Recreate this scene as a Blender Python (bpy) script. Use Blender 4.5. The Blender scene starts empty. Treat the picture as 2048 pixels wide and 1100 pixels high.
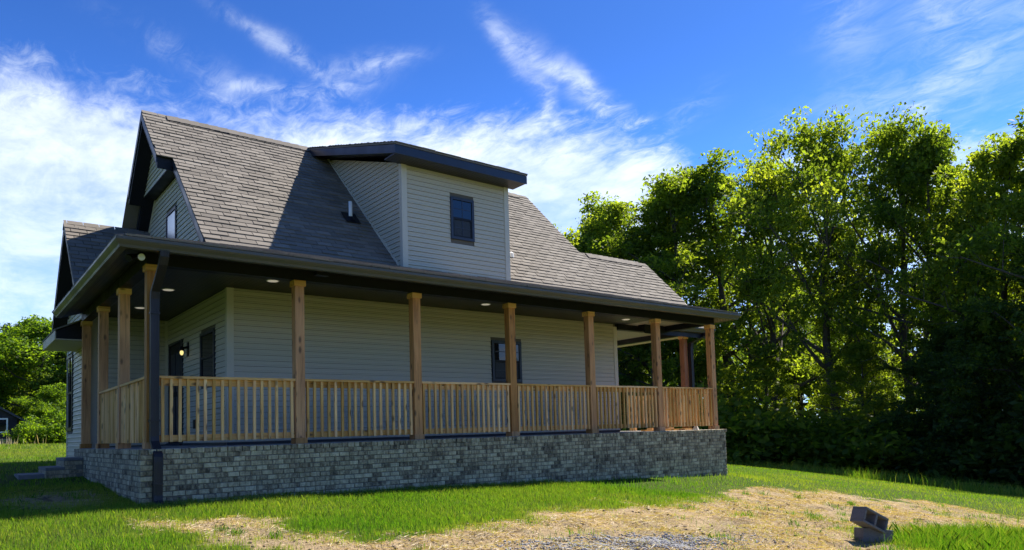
import bpy, math, random
import numpy as np
from mathutils import Vector, Matrix
R = math.radians
rnd = random.Random(7)
nr = np.random.default_rng(11)
scene = bpy.context.scene
col = scene.collection

# ------------------------------------------------------------------ camera
cam_d = bpy.data.cameras.new('camera'); cam = bpy.data.objects.new('camera', cam_d); col.objects.link(cam)
CAM = Vector((-1.9503, -10.0313, 0.1002))
FW = Vector((0.61570017, 0.78539124, 0.06382713)); RT = Vector((0.78780591, -0.61524615, -0.02887954)); UP = Vector((-0.01658766, -0.06806452, 0.99754302))
cam.matrix_world = Matrix(((RT.x, UP.x, -FW.x, CAM.x), (RT.y, UP.y, -FW.y, CAM.y), (RT.z, UP.z, -FW.z, CAM.z), (0, 0, 0, 1)))
cam_d.sensor_fit = 'HORIZONTAL'; cam_d.sensor_width = 36; cam_d.lens = 1457.677 / 2048 * 36
cam_d.shift_y = 218.02 / 2048
cam_d.clip_start = 0.1; cam_d.clip_end = 3000
scene.camera = cam

# ------------------------------------------------------------------ light
SUN_AZ, SUN_EL = 4.0, 48.5          # azimuth from +X towards +Y
sd = Vector((math.cos(R(SUN_AZ)) * math.cos(R(SUN_EL)), math.sin(R(SUN_AZ)) * math.cos(R(SUN_EL)), math.sin(R(SUN_EL))))
sl = bpy.data.lights.new('sun', 'SUN'); sl.energy = 4.4; sl.angle = R(0.55); sl.color = (1.0, 0.93, 0.82)
so = bpy.data.objects.new('sun', sl); col.objects.link(so); so.rotation_euler = sd.to_track_quat('Z', 'Y').to_euler(); so.location = (30, 0, 40)
scene.view_settings.view_transform = 'Standard'; scene.view_settings.look = 'None'
scene.view_settings.gamma = 1.0; scene.view_settings.exposure = 1.2
try: scene.view_settings.use_curve_mapping = False
except Exception: pass

def nd(nt, t, loc=(0, 0), **k):
    n = nt.nodes.new(t)
    for a, b in k.items(): setattr(n, a, b)
    return n
def math_(nt, op, a, b=None, c=None, clamp=False):
    n = nt.nodes.new('ShaderNodeMath'); n.operation = op; n.use_clamp = clamp
    for i, v in enumerate((a, b, c)):
        if v is None: continue
        if isinstance(v, (int, float)): n.inputs[i].default_value = v
        else: nt.links.new(v, n.inputs[i])
    return n.outputs[0]
def mixc(nt, f, a, b, mode='MIX'):
    n = nt.nodes.new('ShaderNodeMix'); n.data_type = 'RGBA'; n.blend_type = mode
    for s, v in ((n.inputs[0], f), (n.inputs[6], a), (n.inputs[7], b)):
        if isinstance(v, (int, float)): s.default_value = v
        elif isinstance(v, (tuple, list)): s.default_value = (*v[:3], 1)
        else: nt.links.new(v, s)
    return n.outputs[2]
def sstep(nt, v, a, b, lo=0.0, hi=1.0):
    n = nt.nodes.new('ShaderNodeMapRange'); n.interpolation_type = 'SMOOTHSTEP'
    nt.links.new(v, n.inputs[0])
    for i, x in ((1, a), (2, b), (3, lo), (4, hi)): n.inputs[i].default_value = x
    return n.outputs[0]

def make_world():
    w = bpy.data.worlds.new('World'); scene.world = w; w.use_nodes = True
    nt = w.node_tree; nt.nodes.clear(); L = nt.links
    out = nd(nt, 'ShaderNodeOutputWorld'); bg = nd(nt, 'ShaderNodeBackground'); L.new(bg.outputs[0], out.inputs[0])
    sky = nd(nt, 'ShaderNodeTexSky'); sky.sky_type = 'NISHITA'; sky.sun_disc = False
    sky.sun_elevation = R(SUN_EL); sky.sun_rotation = R(90 - SUN_AZ); sky.altitude = 300; sky.air_density = 1.0; sky.dust_density = 0.4; sky.ozone_density = 3.0
    tc = nd(nt, 'ShaderNodeTexCoord'); sep = nd(nt, 'ShaderNodeSeparateXYZ'); L.new(tc.outputs['Generated'], sep.inputs[0])
    x, y, z = sep.outputs
    az = math_(nt, 'MULTIPLY', math_(nt, 'ARCTAN2', x, y), 57.2958)
    el = math_(nt, 'MULTIPLY', math_(nt, 'ARCSINE', z), 57.2958)
    # polarised-looking deep blue: tint of the physical sky
    tint = mixc(nt, 1.0, sky.outputs[0], (0.40, 0.82, 1.58), 'MULTIPLY')
    up = math_(nt, 'MULTIPLY', sstep(nt, el, 4, 32, 1.08, 0.60), sstep(nt, el, 34, 75, 1.0, 0.55))
    v = nd(nt, 'ShaderNodeVectorMath', operation='SCALE'); L.new(tint, v.inputs[0]); L.new(up, v.inputs['Scale'])
    base = v.outputs[0]
    # noise on a flat cloud layer (true perspective of a layer high above)
    den = math_(nt, 'MAXIMUM', z, 0.04)
    den = math_(nt, 'ADD', den, 0.10)
    px = math_(nt, 'DIVIDE', x, den); py = math_(nt, 'DIVIDE', y, den)
    cv = nd(nt, 'ShaderNodeCombineXYZ'); L.new(px, cv.inputs[0]); L.new(py, cv.inputs[1])
    def noise(scale, det, rough, rot=0, st=(1, 1, 1), dist=0.0, off=(0, 0, 0)):
        m = nd(nt, 'ShaderNodeMapping'); L.new(cv.outputs[0], m.inputs[0]); m.inputs['Rotation'].default_value = (0, 0, R(rot)); m.inputs['Scale'].default_value = st; m.inputs['Location'].default_value = off
        n = nd(nt, 'ShaderNodeTexNoise'); L.new(m.outputs[0], n.inputs[0]); n.inputs['Scale'].default_value = scale; n.inputs['Detail'].default_value = det
        n.inputs['Roughness'].default_value = rough; n.inputs['Distortion'].default_value = dist
        return n.outputs[0]
    n4 = noise(17.0, 7, 0.68, rot=20, st=(1, 0.6, 1), dist=0.8)
    n1 = noise(1.3, 9, 0.58, dist=0.4)
    n2 = noise(5.0, 8, 0.62, rot=35, st=(1, 0.45, 1), dist=0.5)
    n3 = noise(2.6, 8, 0.66, rot=-28, st=(1, 0.16, 1), dist=1.0)
    nc = lambda n, k: math_(nt, 'MULTIPLY', math_(nt, 'SUBTRACT', n, 0.5), k)
    # upper edge of the cloud bank as a function of azimuth
    fc = nd(nt, 'ShaderNodeFloatCurve'); L.new(sstep_lin(nt, az, -60, 120), fc.inputs[1])
    c = fc.mapping.curves[0]
    pts = [(-60, 12), (-20, 21), (2.7, 24.2), (10, 24.2), (15, 23.4), (19, 23.6), (25, 24.0), (33, 23.8), (38, 23.9), (44, 23.2), (50, 21.4), (53, 18.5), (56, 15.0), (59, 19.0), (64, 19.0), (68, 20.6), (71, 18.6), (76, 19.0), (95, 15), (120, 12)]
    c.points[0].location = ((pts[0][0] + 60) / 180, pts[0][1] / 60); c.points[1].location = (1, pts[-1][1] / 60)
    for a, e in pts[1:-1]: c.points.new((a + 60) / 180, e / 60)
    fc.mapping.update()
    edge = math_(nt, 'MULTIPLY', fc.outputs[0], 60)
    dd = math_(nt, 'SUBTRACT', edge, el)
    dd = math_(nt, 'ADD', dd, nc(n1, 5.0)); dd = math_(nt, 'ADD', dd, nc(n2, 4.5)); dd = math_(nt, 'ADD', dd, nc(n4, 5.0))
    bank = sstep(nt, dd, -1.0, 3.4)
    tex = sstep(nt, math_(nt, 'ADD', n1, nc(n2, 0.5)), 0.30, 0.66, 0.50, 1.0)
    bank = math_(nt, 'MULTIPLY', bank, tex)
    bank = math_(nt, 'MULTIPLY', bank, math_(nt, 'MULTIPLY', sstep(nt, math_(nt, 'ADD', math_(nt, 'MULTIPLY', n2, 0.6), math_(nt, 'MULTIPLY', n4, 0.4)), 0.3, 0.62, 0.72, 1.0), 0.90))
    # single wisps: (az, el, half length, half width, tilt deg, strength)
    total = bank
    for a0, e0, la, lw, tl, st in ((20.5, 27.6, 5.0, .55, -24, .38), (27.0, 26.9, 3.6, .5, 6, .5), (20.5, 24.9, 4.6, .5, 6, .55), (14, 26.0, 5, .8, -20, .22), (25, 25.3, 3.0, .5, 14, .3), (38.5, 28.2, 2.6, .6, -50, .4), (42.0, 26.6, 3.4, .65, -36, .55), (45.5, 24.8, 3.6, .6, -40, .6), (48.7, 23.2, 2.4, .5, -34, .6), (41.5, 24.9, 2.2, .5, -60, .4), (64.5, 27.5, 2.2, 4.5, 12, .26), (70.5, 24.8, 2.0, 5.5, 10, .32), (74, 27, 3, 6.0, 12, .34), (67, 21.5, 6, 1.5, 3, .28), (52.0, 23.2, 2.6, .8, 18, .35)):
        ct, s_ = math.cos(R(tl)), math.sin(R(tl))
        da = math_(nt, 'SUBTRACT', az, a0); de = math_(nt, 'SUBTRACT', el, e0)
        da = math_(nt, 'ADD', da, nc(n2, 5)); de = math_(nt, 'ADD', de, nc(n1, 4))
        u_ = math_(nt, 'DIVIDE', math_(nt, 'ADD', math_(nt, 'MULTIPLY', da, ct), math_(nt, 'MULTIPLY', de, s_)), la)
        w_ = math_(nt, 'DIVIDE', math_(nt, 'SUBTRACT', math_(nt, 'MULTIPLY', de, ct), math_(nt, 'MULTIPLY', da, s_)), lw)
        r2 = math_(nt, 'ADD', math_(nt, 'MULTIPLY', u_, u_), math_(nt, 'MULTIPLY', w_, w_))
        g = math_(nt, 'EXPONENT', math_(nt, 'MULTIPLY', r2, -1.0))
        t = math_(nt, 'MULTIPLY', g, sstep(nt, math_(nt, 'ADD', math_(nt, 'MULTIPLY', n3, 0.55), math_(nt, 'MULTIPLY', n4, 0.45)), 0.40, 0.66))
        total = math_(nt, 'ADD', total, math_(nt, 'MULTIPLY', t, st))
    total = math_(nt, 'MINIMUM', total, 0.97)
    # high sky outside the frame keeps the same thin wisps
    hi = math_(nt, 'MULTIPLY', sstep(nt, n3, 0.55, 0.8), math_(nt, 'MULTIPLY', sstep(nt, el, 30, 40), 0.15))
    total = math_(nt, 'MAXIMUM', total, hi)
    ccol = mixc(nt, sstep(nt, el, 6, 22), (5.3, 6.3, 7.4), (6.7, 7.3, 7.8))
    fin = mixc(nt, total, base, ccol)
    L.new(fin, bg.inputs[0]); bg.inputs[1].default_value = 0.076
def sstep_lin(nt, v, a, b):
    n = nt.nodes.new('ShaderNodeMapRange'); nt.links.new(v, n.inputs[0]); n.inputs[1].default_value = a; n.inputs[2].default_value = b
    return n.outputs[0]
make_world()

# ------------------------------------------------------------------ materials
def new_mat(name):
    m = bpy.data.materials.new(name); m.use_nodes = True; nt = m.node_tree; nt.nodes.clear()
    out = nd(nt, 'ShaderNodeOutputMaterial'); b = nd(nt, 'ShaderNodeBsdfPrincipled'); nt.links.new(b.outputs[0], out.inputs[0])
    return m, nt, b, out
def setv(b, **k):
    for a, v in k.items():
        a = a.replace('_', ' ')
        s = b.inputs[a]
        s.default_value = (*v, 1) if isinstance(v, tuple) and len(v) == 3 else v
def coords(nt, scale=(1, 1, 1), rnd_off=True):
    tc = nd(nt, 'ShaderNodeTexCoord'); m = nd(nt, 'ShaderNodeMapping'); m.inputs['Scale'].default_value = scale
    if rnd_off:
        oi = nd(nt, 'ShaderNodeObjectInfo'); v = nd(nt, 'ShaderNodeVectorMath', operation='MULTIPLY_ADD')
        cb = nd(nt, 'ShaderNodeCombineXYZ')
        for i, k in enumerate((37.0, 61.0, 83.0)): nt.links.new(math_(nt, 'MULTIPLY', oi.outputs['Random'], k), cb.inputs[i])
        v.inputs[1].default_value = (1, 1, 1); nt.links.new(tc.outputs['Object'], v.inputs[0]); nt.links.new(cb.outputs[0], v.inputs[2])
        nt.links.new(v.outputs[0], m.inputs[0])
    else: nt.links.new(tc.outputs['Object'], m.inputs[0])
    return m.outputs[0]
def tnoise(nt, vec, scale, det=5, rough=0.55, dist=0):
    n = nd(nt, 'ShaderNodeTexNoise'); nt.links.new(vec, n.inputs[0]); n.inputs['Scale'].default_value = scale; n.inputs['Detail'].default_value = det; n.inputs['Roughness'].default_value = rough; n.inputs['Distortion'].default_value = dist
    return n.outputs[0]
def ramp(nt, f, stops):
    r = nd(nt, 'ShaderNodeValToRGB'); nt.links.new(f, r.inputs[0]); e = r.color_ramp.elements
    while len(e) < len(stops): e.new(0.5)
    for i, (p, c) in enumerate(stops): e[i].position = p; e[i].color = (*c, 1)
    return r.outputs[0]
def bump(nt, b, h, strength=0.3, dist=0.01):
    bn = nd(nt, 'ShaderNodeBump'); bn.inputs['Strength'].default_value = strength; bn.inputs['Distance'].default_value = dist
    nt.links.new(h, bn.inputs['Height']); nt.links.new(bn.outputs[0], b.inputs['Normal'])
def attr(nt, name='tint'):
    a = nd(nt, 'ShaderNodeAttribute'); a.attribute_name = name; return a.outputs['Fac']

def wood(name, axis, ca, cb, cc):
    m, nt, b, o = new_mat(name)
    s = [26, 26, 26]; s[axis] = 1.6
    v = coords(nt, tuple(s)); n = tnoise(nt, v, 1.0, 6, 0.6, 0.6)
    c = ramp(nt, n, [(0.28, ca), (0.5, cb), (0.74, cc)])
    s2 = [3.2, 3.2, 3.2]; s2[axis] = 1.0
    v2 = coords(nt, tuple(s2)); big = tnoise(nt, v2, 1.0, 3, 0.5)
    c = mixc(nt, sstep(nt, big, 0.35, 0.7, 0.0, 0.5), c, ca)
    # knots
    s3 = [14, 14, 14]; s3[axis] = 5.5
    vo = nd(nt, 'ShaderNodeTexVoronoi'); nt.links.new(coords(nt, tuple(s3)), vo.inputs[0]); vo.inputs['Scale'].default_value = 1.0
    sx = nd(nt, 'ShaderNodeSeparateColor'); nt.links.new(vo.outputs['Color'], sx.inputs[0])
    k = math_(nt, 'MULTIPLY', sstep(nt, vo.outputs['Distance'], 0.14, 0.42, 1, 0), math_(nt, 'GREATER_THAN', sx.outputs[0], 0.74))
    c = mixc(nt, math_(nt, 'MULTIPLY', k, 0.8), c, (0.07, 0.03, 0.012))
    oi = nd(nt, 'ShaderNodeObjectInfo')
    hv = nd(nt, 'ShaderNodeHueSaturation'); nt.links.new(c, hv.inputs['Color']); nt.links.new(math_(nt, 'MULTIPLY_ADD', oi.outputs['Random'], 0.46, 0.72), hv.inputs['Value'])
    nt.links.new(math_(nt, 'MULTIPLY_ADD', oi.outputs['Random'], -0.2, 1.1), hv.inputs['Saturation'])
    nt.links.new(hv.outputs[0], b.inputs['Base Color']); setv(b, Roughness=0.72)
    bump(nt, b, n, 0.25, 0.004)
    return m
PINE = ((0.54, 0.25, 0.07), (0.90, 0.51, 0.17), (0.94, 0.62, 0.26))
CEDAR = ((0.30, 0.12, 0.035), (0.60, 0.27, 0.08), (0.72, 0.37, 0.13))
RED = ((0.22, 0.075, 0.03), (0.34, 0.13, 0.06), (0.42, 0.18, 0.09))
M = {}
for i, ax in enumerate('xyz'):
    M['pine_' + ax] = wood('pine_' + ax, i, *PINE)
M['cedar_z'] = wood('cedar_z', 2, *CEDAR); M['red_z'] = wood('red_cedar_z', 2, *RED)

def simple(name, colr, rough, nscale=8, var=0.15, metal=0, spec=0.5, bmp=0.0, stretch=(1, 1, 1)):
    m, nt, b, o = new_mat(name)
    v = coords(nt, stretch); n = tnoise(nt, v, nscale, 5, 0.6)
    c = mixc(nt, n, tuple(x * (1 - var) for x in colr), tuple(x * (1 + var) for x in colr))
    nt.links.new(c, b.inputs['Base Color']); setv(b, Roughness=rough, Metallic=metal); b.inputs['Specular IOR Level'].default_value = spec
    n2 = tnoise(nt, v, nscale * 0.4, 3)
    nt.links.new(sstep(nt, n2, 0.3, 0.7, rough * 0.85, min(1, rough * 1.2)), b.inputs['Roughness'])
    if bmp: bump(nt, b, n, bmp, 0.005)
    return m
M['siding'] = simple('vinyl_siding', (0.55, 0.498, 0.385), 0.5, 3, 0.05, bmp=0.03, stretch=(1, 1, 6))
M['trim'] = simple('corner_trim', (0.58, 0.53, 0.425), 0.5, 3, 0.04)
M['sheath'] = simple('wall_sheathing', (0.12, 0.105, 0.085), 0.9)
M['black'] = simple('black_aluminium', (0.009, 0.009, 0.012), 0.5, 6, 0.2, spec=0.25)
M['navy'] = simple('dark_fascia_metal', (0.016, 0.021, 0.036), 0.38, 5, 0.15)
M['gutter'] = simple('bronze_gutter_metal', (0.085, 0.076, 0.058), 0.45, 4, 0.12)
M['spout'] = simple('bronze_downspout_metal', (0.030, 0.026, 0.030), 0.45, 5, 0.2, spec=0.3)
M['white'] = simple('white_plastic', (0.8, 0.79, 0.76), 0.45, 5, 0.03)
M['concrete'] = simple('concrete', (0.34, 0.33, 0.31), 0.9, 14, 0.2, bmp=0.3)
M['stepstone'] = simple('step_concrete', (0.17, 0.17, 0.17), 0.9, 14, 0.25, bmp=0.3)
M['block'] = simple('cinder_block', (0.14, 0.14, 0.14), 0.95, 60, 0.35, bmp=0.8)
M['mortar'] = simple('mortar', (0.17, 0.155, 0.13), 0.95, 60, 0.2, bmp=0.5)
M['lightsoffit'] = simple('light_soffit', (0.42, 0.36, 0.28), 0.5, 5, 0.06)
M['darkhouse'] = simple('dark_painted_boards', (0.012, 0.013, 0.022), 0.7, 4, 0.3)
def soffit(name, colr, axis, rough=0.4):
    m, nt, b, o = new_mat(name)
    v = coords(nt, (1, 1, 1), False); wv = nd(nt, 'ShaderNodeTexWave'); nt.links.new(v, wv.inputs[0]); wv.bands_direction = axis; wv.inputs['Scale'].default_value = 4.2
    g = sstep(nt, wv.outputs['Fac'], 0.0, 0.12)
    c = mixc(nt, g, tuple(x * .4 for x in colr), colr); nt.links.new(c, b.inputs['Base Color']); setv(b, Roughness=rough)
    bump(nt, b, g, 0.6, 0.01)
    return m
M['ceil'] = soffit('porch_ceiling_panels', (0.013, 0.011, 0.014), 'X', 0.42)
M['ceil_lit'] = soffit('lit_ceiling_panels', (0.30, 0.27, 0.23), 'Y', 0.5)  # paler copy of the ceiling: light bounced off sunlit ground put into the colour
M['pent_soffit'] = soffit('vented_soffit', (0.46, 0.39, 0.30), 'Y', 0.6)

def brick_mat():
    m, nt, b, o = new_mat('tumbled_brick')
    t = attr(nt); v = coords(nt, (1, 1, 1))
    n = tnoise(nt, v, 26, 6, 0.7, 0.4); n2 = tnoise(nt, coords(nt, (17, 17, 5)), 1.0, 4, 0.6, 0.5)
    f = math_(nt, 'ADD', math_(nt, 'MULTIPLY', t, 0.20), math_(nt, 'MULTIPLY', math_(nt, 'ADD', n, math_(nt, 'MULTIPLY', n2, 1.6)), 0.33))
    c = ramp(nt, f, [(0.37, (0.070, 0.054, 0.036)), (0.46, (0.22, 0.175, 0.112)), (0.54, (0.38, 0.315, 0.20)), (0.68, (0.62, 0.53, 0.35))])
    nt.links.new(c, b.inputs['Base Color']); setv(b, Roughness=0.92); bump(nt, b, n, 0.6, 0.012)
    return m
M['brick'] = brick_mat()
def shingle_mat():
    m, nt, b, o = new_mat('asphalt_shingle')
    t = attr(nt); v = coords(nt, (1, 1, 1)); n = tnoise(nt, v, 65, 5, 0.9); n2 = tnoise(nt, v, 9, 3, 0.5)
    f = math_(nt, 'ADD', math_(nt, 'MULTIPLY', t, 0.42), math_(nt, 'ADD', math_(nt, 'MULTIPLY', n, 0.55), math_(nt, 'MULTIPLY', n2, 0.1)))
    c = ramp(nt, f, [(0.1, (0.075, 0.066, 0.056)), (0.5, (0.168, 0.148, 0.124)), (0.9, (0.28, 0.25, 0.21))])
    nt.links.new(c, b.inputs['Base Color']); setv(b, Roughness=0.92); bump(nt, b, n, 0.5, 0.004)
    return m
M['shingle'] = shingle_mat()
def glass(name, colr, ior=1.9):
    m, nt, b, o = new_mat(name)
    v = coords(nt, (1, 1, 1)); n = tnoise(nt, v, 1.5, 2)
    c = mixc(nt, n, tuple(x * .8 for x in colr), tuple(x * 1.2 for x in colr)); nt.links.new(c, b.inputs['Base Color'])
    setv(b, Roughness=0.03, IOR=ior); bump(nt, b, n, 0.08, 0.02)
    return m
M['glass'] = glass('window_glass', (0.008, 0.012, 0.016), 1.6)
M['glass_hi'] = simple('reflective_glass', (0.62, 0.67, 0.74), 0.3, 2, 0.03, metal=1.0)
M['screen'] = simple('insect_screen', (0.02, 0.024, 0.03), 0.6, 90, 0.2)
def emit(name, colr, s):
    m, nt, b, o = new_mat(name); setv(b, Roughness=0.4); b.inputs['Base Color'].default_value = (*colr, 1)
    b.inputs['Emission Color'].default_value = (*colr, 1); b.inputs['Emission Strength'].default_value = s
    return m
M['bulb'] = emit('lit_bulb', (0.9, 0.72, 0.26), 0.55)
M['disc'] = emit('recessed_light_lens', (0.8, 0.72, 0.58), 0.16)

def leaf_mat(name, dark, mid, lite, trans=0.45, tk=(2.9, 2.7, 0.6)):
    m = bpy.data.materials.new(name); m.use_nodes = True; nt = m.node_tree; nt.nodes.clear(); L = nt.links
    out = nd(nt, 'ShaderNodeOutputMaterial'); t = attr(nt)
    oi = nd(nt, 'ShaderNodeObjectInfo')
    f = math_(nt, 'ADD', t, math_(nt, 'MULTIPLY', math_(nt, 'SUBTRACT', oi.outputs['Random'], 0.5), 0.25), clamp=True)
    c = ramp(nt, f, [(0.0, dark), (0.5, mid), (1.0, lite)])
    tcx = mixc(nt, 1.0, c, tk, 'MULTIPLY')
    d = nd(nt, 'ShaderNodeBsdfPrincipled'); L.new(c, d.inputs['Base Color']); d.inputs['Roughness'].default_value = 0.6; d.inputs['Specular IOR Level'].default_value = 0.22
    tr = nd(nt, 'ShaderNodeBsdfTranslucent'); L.new(tcx, tr.inputs[0])
    mx = nd(nt, 'ShaderNodeMixShader'); mx.inputs[0].default_value = trans; L.new(d.outputs[0], mx.inputs[1]); L.new(tr.outputs[0], mx.inputs[2]); L.new(mx.outputs[0], out.inputs[0])
    return m
M['leaf'] = leaf_mat('oak_leaves', (0.042, 0.074, 0.014), (0.115, 0.16, 0.026), (0.21, 0.245, 0.04), .6, (3.2, 3.1, 0.8))
M['leaf_dark'] = leaf_mat('dark_leaves', (0.022, 0.048, 0.017), (0.058, 0.10, 0.024), (0.115, 0.165, 0.03), 0.5)
M['leaf_lime'] = leaf_mat('lime_leaves', (0.05, 0.10, 0.012), (0.10, 0.18, 0.02), (0.19, 0.28, 0.035), 0.5)
M['grass'] = leaf_mat('lawn_grass', (0.030, 0.085, 0.007), (0.092, 0.195, 0.014), (0.30, 0.29, 0.07), 0.42, (1.8, 2.15, 0.5))
M['straw'] = leaf_mat('dry_straw', (0.17, 0.12, 0.07), (0.42, 0.335, 0.21), (0.62, 0.53, 0.37), 0.15)
M['bark'] = simple('bark', (0.075, 0.062, 0.05), 0.95, 9, 0.4, bmp=0.6, stretch=(3, 3, 0.8))
M['gravel'] = simple('grey_gravel', (0.26, 0.26, 0.27), 0.9, 3, 0.5)
M['clod'] = simple('dirt_clod', (0.20, 0.145, 0.09), 0.95, 12, 0.3, bmp=0.5)

def ground_mat():
    m, nt, b, o = new_mat('lawn_and_soil')
    v = coords(nt, (1, 1, 1), False); bare = attr(nt, 'bare')
    n = tnoise(nt, v, 1.7, 8, 0.65); nf = tnoise(nt, v, 38, 6, 0.75); n3 = tnoise(nt, v, 9, 6, 0.7); n4 = tnoise(nt, v, 160, 3, 0.7)
    soil = ramp(nt, nf, [(0.25, (0.07, 0.048, 0.028)), (0.42, (0.25, 0.18, 0.10)), (0.58, (0.45, 0.36, 0.22)), (0.76, (0.64, 0.55, 0.38))])
    orange = ramp(nt, n3, [(0.25, (0.22, 0.15, 0.08)), (0.5, (0.50, 0.37, 0.21)), (0.75, (0.60, 0.46, 0.27))])
    soil = mixc(nt, sstep(nt, n, 0.40, 0.62), soil, orange)
    soil = mixc(nt, sstep(nt, tnoise(nt, v, 2.6, 7, 0.7, 0.6), 0.54, 0.68, 0, .75), soil, (0.17, 0.115, 0.065))
    green = ramp(nt, nf, [(0.3, (0.030, 0.058, 0.008)), (0.6, (0.085, 0.135, 0.016)), (0.8, (0.17, 0.19, 0.045))])
    f = math_(nt, 'ADD', bare, math_(nt, 'ADD', math_(nt, 'MULTIPLY', math_(nt, 'SUBTRACT', n3, 0.5), 0.9), math_(nt, 'MULTIPLY', math_(nt, 'SUBTRACT', n, 0.5), 0.5)))
    c = mixc(nt, sstep(nt, f, 0.30, 0.55), green, soil)
    nt.links.new(c, b.inputs['Base Color']); setv(b, Roughness=0.97); b.inputs['Specular IOR Level'].default_value = 0.1
    h = math_(nt, 'ADD', math_(nt, 'MULTIPLY', nf, 0.6), math_(nt, 'ADD', math_(nt, 'MULTIPLY', n3, 1.2), math_(nt, 'MULTIPLY', n4, 0.25)))
    bump(nt, b, h, 1.0, 0.05)
    return m
M['ground'] = ground_mat()

# ------------------------------------------------------------------ helpers
class MB:
    def __init__(s): s.v = []; s.f = []; s.t = []
    def face(s, pts, t=0.5):
        n = len(s.v); s.v += [tuple(p) for p in pts]; s.f.append(tuple(range(n, n + len(pts)))); s.t.append(t)
    def solid(s, verts, faces, t=0.5):
        n = len(s.v); s.v += [tuple(p) for p in verts]
        for f in faces: s.f.append(tuple(n + i for i in f)); s.t.append(t)
    def box(s, x0, y0, z0, x1, y1, z1, t=0.5, M4=None):
        vs = [(x0, y0, z0), (x1, y0, z0), (x1, y1, z0), (x0, y1, z0), (x0, y0, z1), (x1, y0, z1), (x1, y1, z1), (x0, y1, z1)]
        if M4: vs = [tuple(M4 @ Vector(p)) for p in vs]
        s.solid(vs, [(0, 3, 2, 1), (4, 5, 6, 7), (0, 1, 5, 4), (1, 2, 6, 5), (2, 3, 7, 6), (3, 0, 4, 7)], t)
        return s
    def prism(s, pa, pb, t=0.5):       # two matching polygons
        n = len(pa); s.solid(list(pa) + list(pb), [tuple(range(n))[::-1], tuple(range(n, 2 * n))] + [(i, (i + 1) % n, n + (i + 1) % n, n + i) for i in range(n)], t)
        return s
    def tube(s, path, r, seg=8, t=0.5, cap=True):
        rings = []; P = [Vector(p) for p in path]; rr = r if isinstance(r, (list, tuple)) else [r] * len(P)
        n0 = len(s.v); up = Vector((0, 0, 1))
        for i, p in enumerate(P):
            d = (P[min(i + 1, len(P) - 1)] - P[max(i - 1, 0)]).normalized()
            a = d.cross(up if abs(d.z) < 0.9 else Vector((1, 0, 0))).normalized(); b_ = d.cross(a)
            s.v += [tuple(p + (a * math.cos(2 * math.pi * k / seg) + b_ * math.sin(2 * math.pi * k / seg)) * rr[i]) for k in range(seg)]
        for i in range(len(P) - 1):
            for k in range(seg):
                s.f.append((n0 + i * seg + k, n0 + i * seg + (k + 1) % seg, n0 + (i + 1) * seg + (k + 1) % seg, n0 + (i + 1) * seg + k)); s.t.append(t)
        if cap:
            s.f.append(tuple(n0 + k for k in range(seg))[::-1]); s.t.append(t)
            s.f.append(tuple(n0 + (len(P) - 1) * seg + k for k in range(seg))); s.t.append(t)
        return s
    def mesh(s, name, m, smooth=False):
        me = bpy.data.meshes.new(name); me.from_pydata(s.v, [], s.f); me.materials.append(M[m] if isinstance(m, str) else m)
        a = me.attributes.new('tint', 'FLOAT', 'FACE'); a.data.foreach_set('value', s.t)
        if smooth: me.polygons.foreach_set('use_smooth', [True] * len(me.polygons))
        return me
    def build(s, name, m, parent=None, smooth=False, fix=True):
        me = s.mesh(name, m, smooth)
        if fix:
            import bmesh
            bm = bmesh.new(); bm.from_mesh(me); bmesh.ops.recalc_face_normals(bm, faces=bm.faces); bm.to_mesh(me); bm.free()
        return link(name, me, parent)
def link(name, me, parent=None, loc=None, rot=None):
    o = bpy.data.objects.new(name, me); col.objects.link(o)
    if parent: o.parent = parent
    if loc is not None: o.location = loc
    if rot is not None: o.rotation_euler = rot
    return o
def box(name, m, parent, x0, y0, z0, x1, y1, z1):
    # mesh centred on its own middle so Object coords follow the piece
    c = ((x0 + x1) / 2, (y0 + y1) / 2, (z0 + z1) / 2)
    me = MB().box(x0 - c[0], y0 - c[1], z0 - c[2], x1 - c[0], y1 - c[1], z1 - c[2]).mesh(name, m)
    return link(name, me, parent, c)
def empty(name, label, cat, loc=(0, 0, 0), group=None):
    o = bpy.data.objects.new(name, None); col.objects.link(o); o.location = loc; o['label'] = label; o['category'] = cat
    if group: o['group'] = group
    return o
def tag(o, label, cat, group=None):
    o['label'] = label; o['category'] = cat
    if group: o['group'] = group
    return o
def big_mesh(name, verts, faces, tint, m, smooth=False):
    me = bpy.data.meshes.new(name); k = faces.shape[1]
    me.vertices.add(len(verts)); me.vertices.foreach_set('co', verts.astype(np.float32).ravel())
    me.loops.add(faces.size); me.loops.foreach_set('vertex_index', faces.astype(np.int32).ravel())
    me.polygons.add(len(faces)); me.polygons.foreach_set('loop_start', np.arange(0, faces.size, k, dtype=np.int32))
    me.update(calc_edges=True); me.validate()
    me.materials.append(M[m]); a = me.attributes.new('tint', 'FLOAT', 'FACE'); a.data.foreach_set('value', tint.astype(np.float32))
    if smooth: me.polygons.foreach_set('use_smooth', [True] * len(faces))
    return me

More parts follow.
